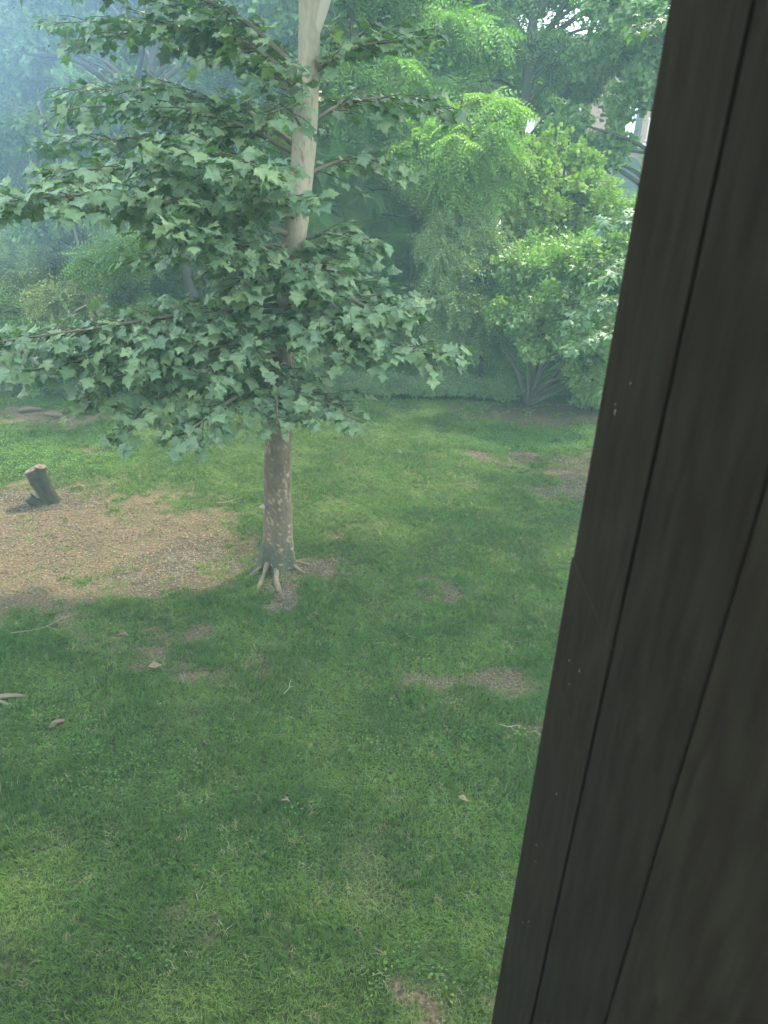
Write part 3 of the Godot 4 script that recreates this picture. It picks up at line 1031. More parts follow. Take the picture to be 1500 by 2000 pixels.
	sycamore_branch(lm, leaves, [Vector3(-1.03, 2.6, Z), Vector3(-1.2, 2.7, -6.2), Vector3(-1.45, 2.55, -5.7)], 0.024, 1.4, 0.092, 0.9)
	sycamore_branch(lm, leaves, [Vector3(-1.05, 2.18, Z), Vector3(-0.74, 2.24, -6.3), Vector3(-0.5, 2.22, -6.0), Vector3(-0.28, 2.17, -5.8)], 0.022, 1.3, 0.092, 0.7)
	sycamore_branch(lm, leaves, [Vector3(-1.05, 2.2, Z), Vector3(-1.25, 2.28, -6.1), Vector3(-1.46, 2.2, -5.7), Vector3(-1.66, 2.07, -5.5)], 0.022, 1.3, 0.092, 0.75)
	sycamore_branch(lm, leaves, [Vector3(-1.04, 2.3, Z), Vector3(-0.97, 2.32, -6.2), Vector3(-0.92, 2.12, -5.75)], 0.02, 1.3, 0.092, 0.6)
	sycamore_branch(lm, leaves, [Vector3(-0.86, 3.62, Z), Vector3(-1.4, 3.9, -6.5), Vector3(-2.0, 4.0, -6.2), Vector3(-2.6, 3.98, -6.0)], 0.026, 1.4, 0.092)
	# sparser limbs higher up
	sycamore_branch(lm, leaves, [Vector3(-0.82, 3.95, Z), Vector3(-0.4, 4.1, -7.4), Vector3(0.085, 4.05, -7.6)], 0.022, 1.0, 0.088, 0.8)
	sycamore_branch(lm, leaves, [Vector3(-0.8, 4.15, Z), Vector3(-1.4, 4.45, -7.5), Vector3(-2.3, 4.6, -8.0), Vector3(-3.4, 4.6, -8.4)], 0.028, 1.0, 0.088)
	sycamore_branch(lm, leaves, [Vector3(-0.77, 4.5, Z), Vector3(-1.4, 4.9, -7.6), Vector3(-2.4, 5.15, -8.2), Vector3(-3.6, 5.2, -8.8)], 0.028, 1.0, 0.088)
	sycamore_branch(lm, leaves, [Vector3(-0.78, 4.4, Z), Vector3(-0.9, 4.7, -6.5), Vector3(-1.1, 4.85, -6.0)], 0.018, 1.0, 0.088, 0.6)
	sycamore_branch(lm, leaves, [Vector3(-0.75, 4.75, Z), Vector3(-0.3, 5.0, -7.2), Vector3(0.3, 5.05, -7.5)], 0.022, 0.9, 0.088, 0.8)
	sycamore_branch(lm, leaves, [Vector3(-0.98, 2.95, Z), Vector3(-1.5, 2.85, -6.5), Vector3(-2.1, 2.7, -6.2), Vector3(-2.75, 2.55, -6.0)], 0.026, 1.5, 0.088)
	sycamore_branch(lm, leaves, [Vector3(-1.02, 2.55, Z), Vector3(-1.6, 2.55, -6.5), Vector3(-2.2, 2.4, -6.2), Vector3(-2.7, 2.15, -6.0)], 0.026, 1.4, 0.088)
	sycamore_branch(lm, leaves, [Vector3(-0.93, 3.2, Z), Vector3(-0.75, 3.3, -6.4), Vector3(-0.5, 3.3, -6.0)], 0.02, 1.5, 0.088, 0.8)
	sycamore_branch(lm, leaves, [Vector3(-0.84, 3.8, Z), Vector3(-1.5, 4.1, -7.4), Vector3(-2.4, 4.2, -7.7), Vector3(-3.5, 4.1, -8.0)], 0.026, 1.2, 0.088)
	sycamore_branch(lm, leaves, [Vector3(-0.76, 4.7, Z), Vector3(-1.5, 5.2, -7.4), Vector3(-2.4, 5.4, -7.6), Vector3(-3.3, 5.4, -7.6)], 0.026, 1.2, 0.085)
	sycamore_branch(lm, leaves, [Vector3(-0.86, 3.6, Z), Vector3(-1.6, 3.72, -7.2), Vector3(-2.5, 3.7, -7.4), Vector3(-3.4, 3.6, -7.4)], 0.026, 1.3, 0.092)
	sycamore_branch(lm, leaves, [Vector3(-1.0, 2.7, Z), Vector3(-1.7, 2.7, -7.1), Vector3(-2.5, 2.55, -7.2), Vector3(-3.4, 2.3, -7.2)], 0.026, 1.3, 0.092)
	sycamore_branch(lm, leaves, [Vector3(-1.0, 2.8, Z), Vector3(-1.7, 2.9, -6.2), Vector3(-2.4, 2.85, -5.8), Vector3(-3.0, 2.8, -5.5)], 0.026, 1.3, 0.092)
	sycamore_branch(lm, leaves, [Vector3(-0.84, 3.85, Z), Vector3(-1.3, 4.1, -6.3), Vector3(-1.8, 4.15, -5.9)], 0.02, 1.2, 0.088)
	sycamore_branch(lm, leaves, [Vector3(-0.78, 4.35, Z), Vector3(-0.4, 4.55, -7.4), Vector3(0.15, 4.6, -7.9), Vector3(0.6, 4.5, -8.2)], 0.022, 1.3, 0.09, 0.8)
	sycamore_branch(lm, leaves, [Vector3(-0.75, 4.7, Z), Vector3(-0.35, 4.9, -6.8), Vector3(0.05, 4.95, -6.7)], 0.02, 1.2, 0.09, 0.7)
	sycamore_branch(lm, leaves, [Vector3(-0.79, 4.3, Z), Vector3(-0.85, 4.45, -6.5), Vector3(-0.95, 4.42, -6.2)], 0.014, 1.2, 0.085, 0.5, 0.3)
	sycamore_branch(lm, leaves, [Vector3(-0.8, 4.1, Z), Vector3(-1.4, 4.35, -7.0), Vector3(-2.1, 4.45, -7.1), Vector3(-3.0, 4.4, -7.2)], 0.024, 1.3, 0.09)
	sycamore_branch(lm, leaves, [Vector3(-0.77, 4.6, Z), Vector3(-1.3, 4.95, -7.2), Vector3(-2.0, 5.05, -7.5), Vector3(-3.0, 4.95, -7.8)], 0.024, 1.3, 0.09)
	sycamore_branch(lm, leaves, [Vector3(-0.92, 3.25, Z), Vector3(-1.35, 3.35, -6.9), Vector3(-1.9, 3.3, -7.0), Vector3(-2.5, 3.15, -7.1)], 0.022, 1.2, 0.09, 0.8)
	sycamore_branch(lm, leaves, [Vector3(-0.94, 3.15, Z), Vector3(-1.1, 3.25, -6.4), Vector3(-1.35, 3.15, -6.0)], 0.018, 1.3, 0.09, 0.7)
	sycamore_branch(lm, leaves, [Vector3(-0.9, 3.4, Z), Vector3(-0.55, 3.5, -6.9), Vector3(-0.15, 3.45, -6.9)], 0.018, 1.3, 0.09, 0.7)
	sycamore_branch(lm, leaves, [Vector3(-1.0, 2.3, Z), Vector3(-1.0, 2.4, -6.5), Vector3(-1.05, 2.3, -6.1)], 0.014, 1.4, 0.09, 0.6, 0.3)
	# the leader that forks off to the right at the top of the picture
	var fork := smooth([Vector3(-0.71, 5.0, Z), Vector3(-0.62, 5.18, -6.92), Vector3(-0.5, 5.5, -6.9), Vector3(-0.2, 6.3, -6.8), Vector3(0.3, 7.6, -6.6)], 6)
	tube(lm, fork, 0.06, 0.025, 12, Color(0.36, 0.32, 0.25), Color(0.3, 0.27, 0.2), 0.1)
	# the high crown, above the picture, that shades the lawn
	for k in 26:
		var y := 5.7 + 6.0 * k / 26.0
		var a := k * 2.4
		var l := (2.9 - 1.6 * absf(y - 7.6) / 5.0) * r(0.8, 1.1)
		var b := Vector3(-0.75, y, Z)
		var d := Vector3(cos(a), 0, sin(a))
		sycamore_branch(lm, leaves, [b, b + d * l * 0.4 + Vector3(0, 0.3, 0), b + d * l * 0.75 + Vector3(0, 0.45, 0), b + d * l + Vector3(0, 0.4, 0)], 0.04, 0.75, 0.18, 1.15)
	for i in lm.v.size():
		lm.v[i] += o
	for l in leaves:
		l[1] += o
	obj("limbs", lm.mesh(), bark, t)
	var shapes := [sycamore_leaf(0), sycamore_leaf(1), sycamore_leaf(2), sycamore_leaf(3)]
	var back := Color(0.65, 0.8, 0.32)
	var mats := []
	for c in [Color(0.1, 0.162, 0.088), Color(0.115, 0.18, 0.092), Color(0.088, 0.145, 0.082), Color(0.132, 0.2, 0.095), Color(0.105, 0.168, 0.088), Color(0.16, 0.225, 0.095)]:
		mats.append(leafmat(0.5, back, c))
	for l in leaves:
		l[1] += t.position
	# places are told in the world and moved back under the tree
	var local := leaves.duplicate()
	rng.seed = 17
	leaf_parts_at(t, local, shapes, mats, leafmat(0.5, back), Color(0.095, 0.155, 0.084), Color(0.165, 0.228, 0.1), 300)


func leaf_parts_at(t: Node3D, leaves: Array, shapes: Array, mats: Array, mat: Material, col: Color, col2: Color, most: int) -> void:
	var holder_at := t.position
	leaf_parts(t, leaves, shapes, mats, mat, col, col2, most, "foliage")
	for c in t.get_children():
		if c is MultiMeshInstance3D or String(c.name).begins_with("leaf"):
			c.position -= holder_at


# ------------------------------------------------------------------ the stump
func build_stump() -> void:
	var t := thing("tree_stump", "leaning dark forked tree stump with pale sawn tops on the bare soil", "tree stump", Vector3(-4.22, 0, -8.22))
	var bark := vmat(0.95, false, 0.15)
	var dk := Color(0.028, 0.026, 0.021)
	var dk2 := Color(0.06, 0.053, 0.042)
	var m := Mb.new()
	var spine := smooth([Vector3(0.02, -0.06, 0), Vector3(0.0, 0.03, 0), Vector3(-0.03, 0.14, 0), Vector3(-0.07, 0.3, 0), Vector3(-0.1, 0.4, 0)], 8)
	var sides := 30
	var st := m.v.size()
	for i in spine.size():
		var f := float(i) / (spine.size() - 1)
		var ra := 0.098 + 0.085 * exp(-f * 5.0) + 0.012 * f
		for j in sides + 1:
			var a := TAU * j / sides
			var d := Vector3(cos(a), 0, sin(a) * 0.9)
			var rough := nf.get_noise_3d(cos(a) * 5.0, f * 2.5, sin(a) * 5.0)
			var s := spine[i] + d * ra * (1.0 + 0.16 * rough + 0.12 * exp(-f * 7.0) * sin(a * 5.0))
			m.add(s, dk.lerp(dk2, clampf(0.5 + rough, 0, 1)), d)
	for i in spine.size() - 1:
		for j in sides:
			var a := st + i * (sides + 1) + j
			m.tri(a, a + 1, a + sides + 2)
			m.tri(a, a + sides + 2, a + sides + 1)
	# two short stems and the low side shoot
	var ends := [
		[[Vector3(-0.11, 0.30, 0.0), Vector3(-0.14, 0.40, 0.01), Vector3(-0.175, 0.475, 0.015)], 0.088, 0.078],
		[[Vector3(-0.06, 0.30, -0.02), Vector3(-0.075, 0.42, -0.03), Vector3(-0.07, 0.505, -0.04)], 0.088, 0.07],
		[[Vector3(-0.08, 0.02, 0.06), Vector3(-0.17, 0.09, 0.10), Vector3(-0.215, 0.155, 0.12)], 0.06, 0.05]]
	for e in ends:
		tube(m, smooth(e[0], 6), e[1], e[2], 18, dk, dk2, 0.3, false, 3.0)
	obj("stem", m.mesh(), bark, t)
	# sawn faces with a pale rim of wood and a dark rotten heart
	for e in ends:
		var p: Array = e[0]
		var n: Vector3 = (p[2] - p[1]).normalized()
		var b := frame(n, Vector3(0.3, 0.2, 1))
		var f := Mb.new()
		var rings := [[0.0, -0.02, Color(0.035, 0.028, 0.022)], [0.32, -0.014, Color(0.06, 0.045, 0.035)], [0.48, 0.002, Color(0.15, 0.11, 0.08)], [0.82, 0.004, Color(0.075, 0.06, 0.047)], [1.0, 0.003, Color(0.11, 0.09, 0.07)], [1.06, -0.012, Color(0.12, 0.1, 0.08)]]
		for q in rings.size():
			for j in 21:
				var a := TAU * j / 20.0
				var k: float = rings[q][0] * e[2] * (1.0 + 0.07 * nf.get_noise_2d(cos(a) * 3.0 + q, sin(a) * 3.0))
				var sh := 0.85 + 0.3 * rng.randf()
				f.add(p[2] + b.y * cos(a) * k + b.z * sin(a) * k + n * (rings[q][1] + 0.002), (rings[q][2] as Color) * sh, n)
		for q in rings.size() - 1:
			for j in 20:
				var a := q * 21 + j
				f.tri(a, a + 22, a + 1)
				f.tri(a, a + 21, a + 22)
		obj("sawn_face", f.mesh(false), bark, t)


# ------------------------------------------------------------------ the flats beyond the trees
func build_far_building() -> void:
	var brick := StandardMaterial3D.new()
	var im := Image.create(256, 256, false, Image.FORMAT_RGB8)
	rng.seed = 8
	for y in 32:
		for x in 16:
			var c := Color(0.30, 0.125, 0.075).lerp(Color(0.22, 0.09, 0.06), rng.randf()).linear_to_srgb()
			im.fill_rect(Rect2i(x * 16, y * 8, 16, 8), Color(0.42, 0.4, 0.38))
			im.fill_rect(Rect2i(x * 16 + (8 if y % 2 else 0), y * 8, 15, 7), c)
	brick.albedo_texture = ImageTexture.create_from_image(im)
	brick.uv1_triplanar = true
	brick.uv1_scale = Vector3(0.28, 0.42, 0.28)
	brick.roughness = 0.9
	var white := StandardMaterial3D.new()
	white.albedo_color = Color(0.72, 0.72, 0.74).linear_to_srgb()
	white.roughness = 0.6
	var grey := StandardMaterial3D.new()
	grey.albedo_color = Color(0.46, 0.5, 0.56).linear_to_srgb()
	grey.roughness = 0.7
	var dark := StandardMaterial3D.new()
	dark.albedo_color = Color(0.03, 0.03, 0.034).linear_to_srgb()
	dark.roughness = 0.25
	var roof := StandardMaterial3D.new()
	roof.albedo_color = Color(0.12, 0.115, 0.12).linear_to_srgb()
	roof.roughness = 0.9
	var t := thing("brick_apartment_building", "red brick apartment building with white balconies half hidden behind the tall trees", "building", Vector3(4.0, 0.8, -40))
	boxes("wall", Vector3(0, 0, -8), Vector3(18, 7.0, 0), brick, t)
	boxes("upper_wall", Vector3(0.05, 5.3, 0.0), Vector3(3.2, 7.0, 0.25), grey, t, 0.01)
	for k in 9:
		boxes("clapboard", Vector3(0.04, 5.35 + 0.18 * k, 0.25), Vector3(3.21, 5.52 + 0.18 * k, 0.28), grey, t, 0.01)
	var rm := Mb.new()
	for p in [Vector3(-0.5, 7.0, 0.7), Vector3(18.5, 7.0, 0.7), Vector3(18.5, 7.0, -8.5), Vector3(-0.5, 7.0, -8.5), Vector3(2.5, 8.3, -4), Vector3(15.5, 8.3, -4)]:
		rm.add(p, Color.WHITE)
	for q in [[0, 4, 5], [0, 5, 1], [1, 5, 2], [2, 5, 4], [2, 4, 3], [3, 4, 0], [0, 1, 2], [0, 2, 3]]:
		rm.tri(q[0], q[1], q[2])
	obj("roof", rm.mesh(false), roof, t)
	boxes("white_pilaster", Vector3(2.0, 0.0, 0.0), Vector3(2.55, 4.6, 0.22), white, t, 0.02)
	boxes("white_pilaster", Vector3(13.6, 0.0, 0.0), Vector3(14.1, 5.9, 0.22), white, t, 0.02)
	for x in [4.2, 9.9]:
		var b := boxes("balcony", Vector3(x - 2.3, 3.3, 0.01), Vector3(x + 0.35, 3.5, 1.5), white, t, 0.02) if x > 5 else null
		if b:
			boxes("rail", Vector3(x - 2.3, 4.5, 1.4), Vector3(x + 0.35, 4.58, 1.48), white, b, 0.01)
			boxes("rail", Vector3(x - 2.3, 3.6, 1.41), Vector3(x + 0.35, 3.65, 1.47), white, b, 0.01)
			for k in 23:
				boxes("baluster", Vector3(x - 2.27 + 0.115 * k, 3.651, 1.42), Vector3(x - 2.27 + 0.115 * k + 0.045, 4.499, 1.46), white, b)
	# a glazed door with white curtains behind the balcony, windows and a low arch
	var d := boxes("balcony_door", Vector3(6.25, 3.52, 0.002), Vector3(7.75, 5.75, 0.05), dark, t)
	for c in [[6.3, 6.75], [6.95, 7.4]]:
		boxes("curtain", Vector3(c[0], 3.6, 0.051), Vector3(c[1], 5.65, 0.07), white, d, 0.005)
	boxes("frame", Vector3(6.2, 5.752, 0.002), Vector3(7.8, 5.88, 0.09), white, d)
	for w in [[3.6, 3.6], [4.9, 0.8], [9.5, 3.6], [11.5, 3.6], [11.5, 0.8]]:
		var f := boxes("window", Vector3(w[0], w[1], 0.002), Vector3(w[0] + 1.1, w[1] + 1.5, 0.06), white, t, 0.01)
		for q in 2:
			boxes("pane", Vector3(w[0] + 0.07 + 0.5 * q, w[1] + 0.08, 0.061), Vector3(w[0] + 0.53 + 0.5 * q, w[1] + 1.42, 0.07), dark, f)
	var am := Mb.new()
	var hub := am.add(Vector3(7.4, 2.1, 0.03), Color.WHITE)
	for i in 17:
		var a := PI * i / 16.0
		am.add(Vector3(7.4 + cos(a) * 0.75, 2.1 + sin(a) * 0.8, 0.03), Color.WHITE)
	for i in 16:
		am.tri(hub, hub + i + 2, hub + i + 1)
	for i in 4:
		am.add(Vector3(7.4 + (-0.75 if i % 2 == 0 else 0.75), 2.1 if i < 2 else 0.2, 0.03), Color.WHITE)
	am.tri(18, 19, 21); am.tri(18, 21, 20)
	obj("archway", am.mesh(false), dark, t)
	# a pale path that climbs to the entrance
	var pm := Mb.new()
	var line := smooth([Vector3(4.2, 0, -29), Vector3(4.9, 0, -32), Vector3(5.6, 0, -35.5), Vector3(6.3, 0, -39.8)], 8)
	for p in line:
		for s in [-0.55, 0.55]:
			pm.add(Vector3(p.x + s, height(p.x + s, p.z) + 0.05, p.z), Color(0.5, 0.42, 0.38), Vector3.UP)
	for i in line.size() - 1:
		var a := i * 2
		pm.tri(a, a + 3, a + 1)
		pm.tri(a, a + 2, a + 3)
	tag(obj("garden_path", pm.mesh(), vmat(0.9)), "", "", "", "structure")


# ------------------------------------------------------------------ the wood behind the lawn
func plain_tree(called: String, label: String, category: String, group: String, trunk: Array, ra: float, rb: float, lobes: Array, spray: Mesh, mat: Material, per: int, col: Color, col2: Color, size: float, droop: float, sd: int, bark := Color(0.036, 0.033, 0.03)) -> Node3D:
	var base: Vector3 = trunk[0]
	base.y = height(base.x, base.z)
	var t := thing(called, label, category, base, group)
	var loc := []
	for p in trunk:
		loc.append(p - base)
	loc[0] = loc[0] - Vector3(0, 0.15, 0)
	var lb := []
	for l in lobes:
		lb.append([l[0] - base, l[1]])
	rng.seed = sd
	var m := Mb.new()
	var pts := smooth(loc, 6)
	tube(m, pts, ra, rb, 12, bark, bark * 1.7, 0.12)
	obj("trunk", m.mesh(), vmat(0.95, false, 0.2), t)
	var lm := Mb.new()
	limb_to(lm, pts, ra, lb, bark, bark * 1.5)
	crown(t, "crown", spray, mat, lb, per, col, col2, size, droop, sd + 1, lm, bark)
	obj("limbs", lm.mesh(), vmat(0.95, false, 0.2), t)
	return t


func extra_limbs(t: Node3D, lines: Array, bark: Color) -> void:
	var m := Mb.new()
	for l in lines:
		var p := []
		for v in l[0]:
			p.append(v - t.position)
		tube(m, smooth(p, 6), l[1], l[2], 9, bark, bark * 1.6, 0.1)
	obj("limbs", m.mesh(), vmat(0.95, false, 0.2), t)


func build_woods() -> void:
	var back := Color(0.7, 0.85, 0.3)
	var glossy := leafmat(0.5, back, Color.WHITE, 0.4)
	var soft := leafmat(0.65, back, Color.WHITE, 0.3)
	var oval := spray_simple(101, 11, 0.085, 0.045, 0.3)
	var small := spray_simple(102, 16, 0.048, 0.027, 0.24)
	var coarse := spray_simple(103, 12, 0.17, 0.1, 0.55)
	var palm := spray_palm(104, 7, 0.085, 0.28, 0.85)
	var lobed := spray_palm(105, 7, 0.10, 0.32, 0.35)
	var pin := spray_pinnate(106, 3, 7, 0.38, 0.1, 0.034)
	var pin_long := spray_pinnate(107, 3, 7, 0.5, 0.16, 0.05)
	var needle := spray_needle(108)

	# --- left: tall leaning tree with the dark fork, and its neighbours
	var t := plain_tree("leaning_tree", "tall tree with a leaning trunk and dark forked limb at upper left", "tree", "trees at the wood edge",
		[Vector3(-3.3, 0, -14.5), Vector3(-3.8, 1.18, -14.5), Vector3(-4.06, 2.58, -14.5), Vector3(-4.15, 4.12, -14.5), Vector3(-4.39, 4.66, -14.5), Vector3(-4.1, 5.6, -14.5), Vector3(-3.97, 6.6, -14.5), Vector3(-3.9, 9.0, -14.6)], 0.13, 0.04,
		lobes_in(Vector3(-4.6, 6.6, -15.4), Vector3(3.0, 2.6, 1.8), 18, 0.42, 201), lobed, glossy, 46, Color(0.045, 0.085, 0.045), Color(0.075, 0.13, 0.055), 1.0, 0.3, 202)
	extra_limbs(t, [[[Vector3(-4.15, 4.1, -14.4), Vector3(-4.3, 4.5, -13.6), Vector3(-4.55, 4.85, -13.3), Vector3(-4.95, 5.15, -13.0), Vector3(-5.6, 5.2, -12.8)], 0.075, 0.02], [[Vector3(-4.35, 4.6, -13.5), Vector3(-4.1, 4.95, -13.2), Vector3(-3.85, 5.5, -13.0), Vector3(-3.8, 6.4, -13.0)], 0.05, 0.02], [[Vector3(-4.2, 4.4, -14.4), Vector3(-3.6, 5.0, -14.0), Vector3(-3.1, 5.3, -13.8)], 0.035, 0.012]], Color(0.016, 0.015, 0.014))
	plain_tree("straight_tree", "dark straight-trunked tree standing behind the sycamore's left limbs", "tree", "trees at the wood edge",
		[Vector3(-3.55, 0, -16), Vector3(-3.5, 1.5, -16), Vector3(-3.45, 3.5, -16), Vector3(-3.4, 8.0, -16)], 0.12, 0.05,
		lobes_in(Vector3(-3.2, 4.6, -16.6), Vector3(2.0, 2.2, 1.2), 14, 0.42, 211), oval, glossy, 50, Color(0.04, 0.078, 0.042), Color(0.06, 0.11, 0.05), 1.1, 0.3, 212)
	plain_tree("broad_tree", "dense broad-crowned tree filling the upper left corner behind the forked limb", "tree", "trees at the wood edge",
		[Vector3(-8.0, 0, -17), Vector3(-7.8, 3, -17), Vector3(-7.6, 6, -17), Vector3(-7.5, 9, -17)], 0.18, 0.06,
		lobes_in(Vector3(-7.6, 5.6, -17.2), Vector3(3.0, 3.2, 2.0), 22, 0.4, 221), oval, glossy, 60, Color(0.045, 0.085, 0.05), Color(0.07, 0.12, 0.06), 1.25, 0.3, 222)
	plain_tree("leafy_tree", "mid green tree with low leafy crown between the left edge and the leaning trunk", "tree", "trees at the wood edge",
		[Vector3(-6.6, 0, -15.6), Vector3(-6.5, 2, -15.6), Vector3(-6.4, 4.5, -15.6), Vector3(-6.3, 7, -15.6)], 0.1, 0.03,
		lobes_in(Vector3(-6.4, 4.6, -15.5), Vector3(2.0, 2.5, 1.0), 20, 0.42, 223), palm, soft, 34, Color(0.05, 0.095, 0.05), Color(0.09, 0.15, 0.065), 1.05, 0.35, 224)
	plain_tree("locust_sapling", "young locust with feathery compound leaves left of the leaning trunk", "sapling", "",
		[Vector3(-5.2, 0, -13.5), Vector3(-5.1, 1.0, -13.5), Vector3(-4.95, 2.0, -13.5), Vector3(-4.8, 3.1, -13.6)], 0.035, 0.012,
		lobes_in(Vector3(-4.95, 2.35, -13.5), Vector3(0.85, 0.6, 0.6), 7, 0.55, 231), pin, soft, 11, Color(0.04, 0.078, 0.036), Color(0.07, 0.115, 0.045), 0.8, 0.35, 232)
	plain_tree("grey_green_shrub", "sunlit grey green shrub with tiny leaves at the photo's far left edge", "shrub", "",
		[Vector3(-8.2, 0, -16.4), Vector3(-8.2, 0.8, -16.4), Vector3(-8.1, 1.8, -16.4)], 0.05, 0.02,
		lobes_in(Vector3(-7.9, 1.5, -16.2), Vector3(1.3, 0.75, 0.8), 10, 0.55, 241), small, soft, 50, Color(0.09, 0.13, 0.07), Color(0.16, 0.2, 0.11), 1.2, 0.1, 242)
	plain_tree("pale_sapling", "thin pale-leaved sapling before the dark hollow at left", "sapling", "",
		[Vector3(-5.5, 0, -12.6), Vector3(-5.52, 0.7, -12.6), Vector3(-5.58, 1.5, -12.6)], 0.02, 0.008,
		lobes_in(Vector3(-5.55, 1.5, -12.6), Vector3(0.42, 0.4, 0.3), 5, 0.5, 251), small, soft, 14, Color(0.07, 0.095, 0.06), Color(0.12, 0.14, 0.085), 1.0, 0.0, 252, Color(0.3, 0.27, 0.22))
	# understorey between the lawn and the trees at left
	var under := [
		[Vector3(-6.9, 0.75, -13.8), Vector3(1.0, 0.8, 0.7), "dark low shrub behind the dead arching branch at far left"],
		[Vector3(-4.6, 0.6, -13.3), Vector3(0.95, 0.75, 0.6), "dark ivy-covered shrub below the locust sapling"],
		[Vector3(-3.3, 0.65, -13.4), Vector3(0.9, 0.8, 0.6), "leafy shrub hiding the foot of the leaning trunk"],
		[Vector3(-2.1, 0.7, -13.6), Vector3(0.8, 0.85, 0.6), "dark leafy shrub behind the sycamore trunk's left side"]]
	for k in under.size():
		var u: Array = under[k]
		var c: Vector3 = u[0]
		plain_tree("understorey_shrub", u[2], "shrub", "shrubs along the back of the lawn", [Vector3(c.x, 0, c.z), c], 0.03, 0.012,
			lobes_in(c, u[1], 10, 0.55, 300 + k * 5), oval, glossy, 30, Color(0.042, 0.08, 0.036), Color(0.075, 0.125, 0.045), 0.75, 0.15, 301 + k * 5)
	# --- middle
	plain_tree("walnut_tree", "tall tree with drooping feathery leaves right of the sycamore's upper trunk", "tree", "trees at the wood edge",
		[Vector3(-0.6, 0, -16.8), Vector3(-0.55, 3, -16.8), Vector3(-0.4, 6, -16.8), Vector3(-0.3, 9, -16.8)], 0.14, 0.05,
		lobes_in(Vector3(-0.5, 5.7, -16.6), Vector3(2.1, 2.4, 1.4), 20, 0.42, 401), pin_long, soft, 20, Color(0.05, 0.1, 0.045), Color(0.095, 0.165, 0.055), 0.95, 0.55, 402)
	var hem := []
	rng.seed = 410
	for k in 26:
		var y := 0.9 + 4.2 * k / 26.0
		var rr := 1.75 * (1.0 - (y - 0.6) / 7.0)
		var a := k * 2.4
		hem.append([Vector3(-0.95 + cos(a) * rr * 0.65, y - 0.15, -15.9 + sin(a) * rr * 0.65), Vector3(0.7, 0.2, 0.7)])
	plain_tree("hemlock_tree", "dark hemlock with layered soft green sprays behind the sycamore trunk", "tree", "trees at the wood edge",
		[Vector3(-0.95, 0, -15.9), Vector3(-0.95, 2, -15.9), Vector3(-0.9, 6.5, -15.9)], 0.11, 0.03, hem, needle, soft, 26, Color(0.03, 0.07, 0.034), Color(0.06, 0.125, 0.04), 0.9, 0.3, 412)
	plain_tree("ailanthus_tree", "bright light green tree with long compound leaves right of centre", "tree", "trees at the wood edge",
		[Vector3(1.2, 0, -15.6), Vector3(1.15, 1.5, -15.5), Vector3(1.1, 3.0, -15.4), Vector3(1.15, 4.9, -15.2)], 0.07, 0.02,
		lobes_in(Vector3(1.15, 3.95, -15.2), Vector3(0.95, 1.15, 0.9), 15, 0.45, 421), pin_long, soft, 16, Color(0.062, 0.115, 0.042), Color(0.11, 0.175, 0.06), 0.8, 0.6, 422)
	plain_tree("thorn_shrub", "twiggy dark shrub with reddish bits behind the round shrub", "shrub", "shrubs along the back of the lawn",
		[Vector3(0.6, 0, -16.8), Vector3(0.65, 1.2, -16.8), Vector3(0.7, 2.6, -16.8)], 0.06, 0.02,
		lobes_in(Vector3(0.7, 1.9, -16.7), Vector3(1.1, 1.0, 0.7), 14, 0.5, 431), small, glossy, 36, Color(0.05, 0.085, 0.042), Color(0.085, 0.11, 0.055), 1.1, 0.2, 432)
	# --- right
	var big := plain_tree("tall_backdrop_tree", "tall dark-limbed tree with drooping leaves before the brick building", "tree", "trees at the wood edge",
		[Vector3(2.9, 0.2, -20), Vector3(2.93, 3.6, -20), Vector3(2.93, 4.3, -20), Vector3(3.01, 5.6, -20), Vector3(3.0, 7.1, -20), Vector3(3.0, 10.5, -20)], 0.2, 0.08,
		lobes_in(Vector3(3.4, 7.4, -20), Vector3(3.4, 2.7, 1.6), 22, 0.34, 441), pin_long, soft, 17, Color(0.055, 0.1, 0.05), Color(0.085, 0.145, 0.06), 1.0, 0.6, 442, Color(0.05, 0.047, 0.045))
	extra_limbs(big, [[[Vector3(2.93, 3.9, -20), Vector3(3.49, 4.66, -19.9), Vector3(3.95, 5.32, -19.8), Vector3(4.3, 6.6, -19.8), Vector3(4.5, 8.0, -20)], 0.11, 0.04], [[Vector3(3.02, 6.0, -20), Vector3(3.65, 7.0, -20), Vector3(4.2, 8.2, -20)], 0.08, 0.03], [[Vector3(2.95, 5.9, -20), Vector3(2.5, 6.4, -20), Vector3(2.0, 6.8, -20)], 0.06, 0.03], [[Vector3(2.95, 5.2, -20), Vector3(2.4, 5.5, -20), Vector3(1.8, 5.45, -20)], 0.04, 0.015]], Color(0.016, 0.015, 0.014))
	plain_tree("hanging_tree", "tree with thin hanging branches at upper right before the white balcony", "tree", "trees at the wood edge",
		[Vector3(6.6, 0.1, -18.5), Vector3(6.4, 3, -18.5), Vector3(6.3, 6, -18.5), Vector3(6.2, 9.5, -18.5)], 0.16, 0.05,
		lobes_in(Vector3(5.4, 6.6, -18.3), Vector3(1.8, 1.7, 1.4), 14, 0.42, 451) + lobes_in(Vector3(4.3, 4.3, -18.3), Vector3(1.0, 0.5, 0.7), 4, 0.55, 452), lobed, glossy, 34, Color(0.045, 0.085, 0.045), Color(0.075, 0.135, 0.055), 1.0, 0.45, 453)
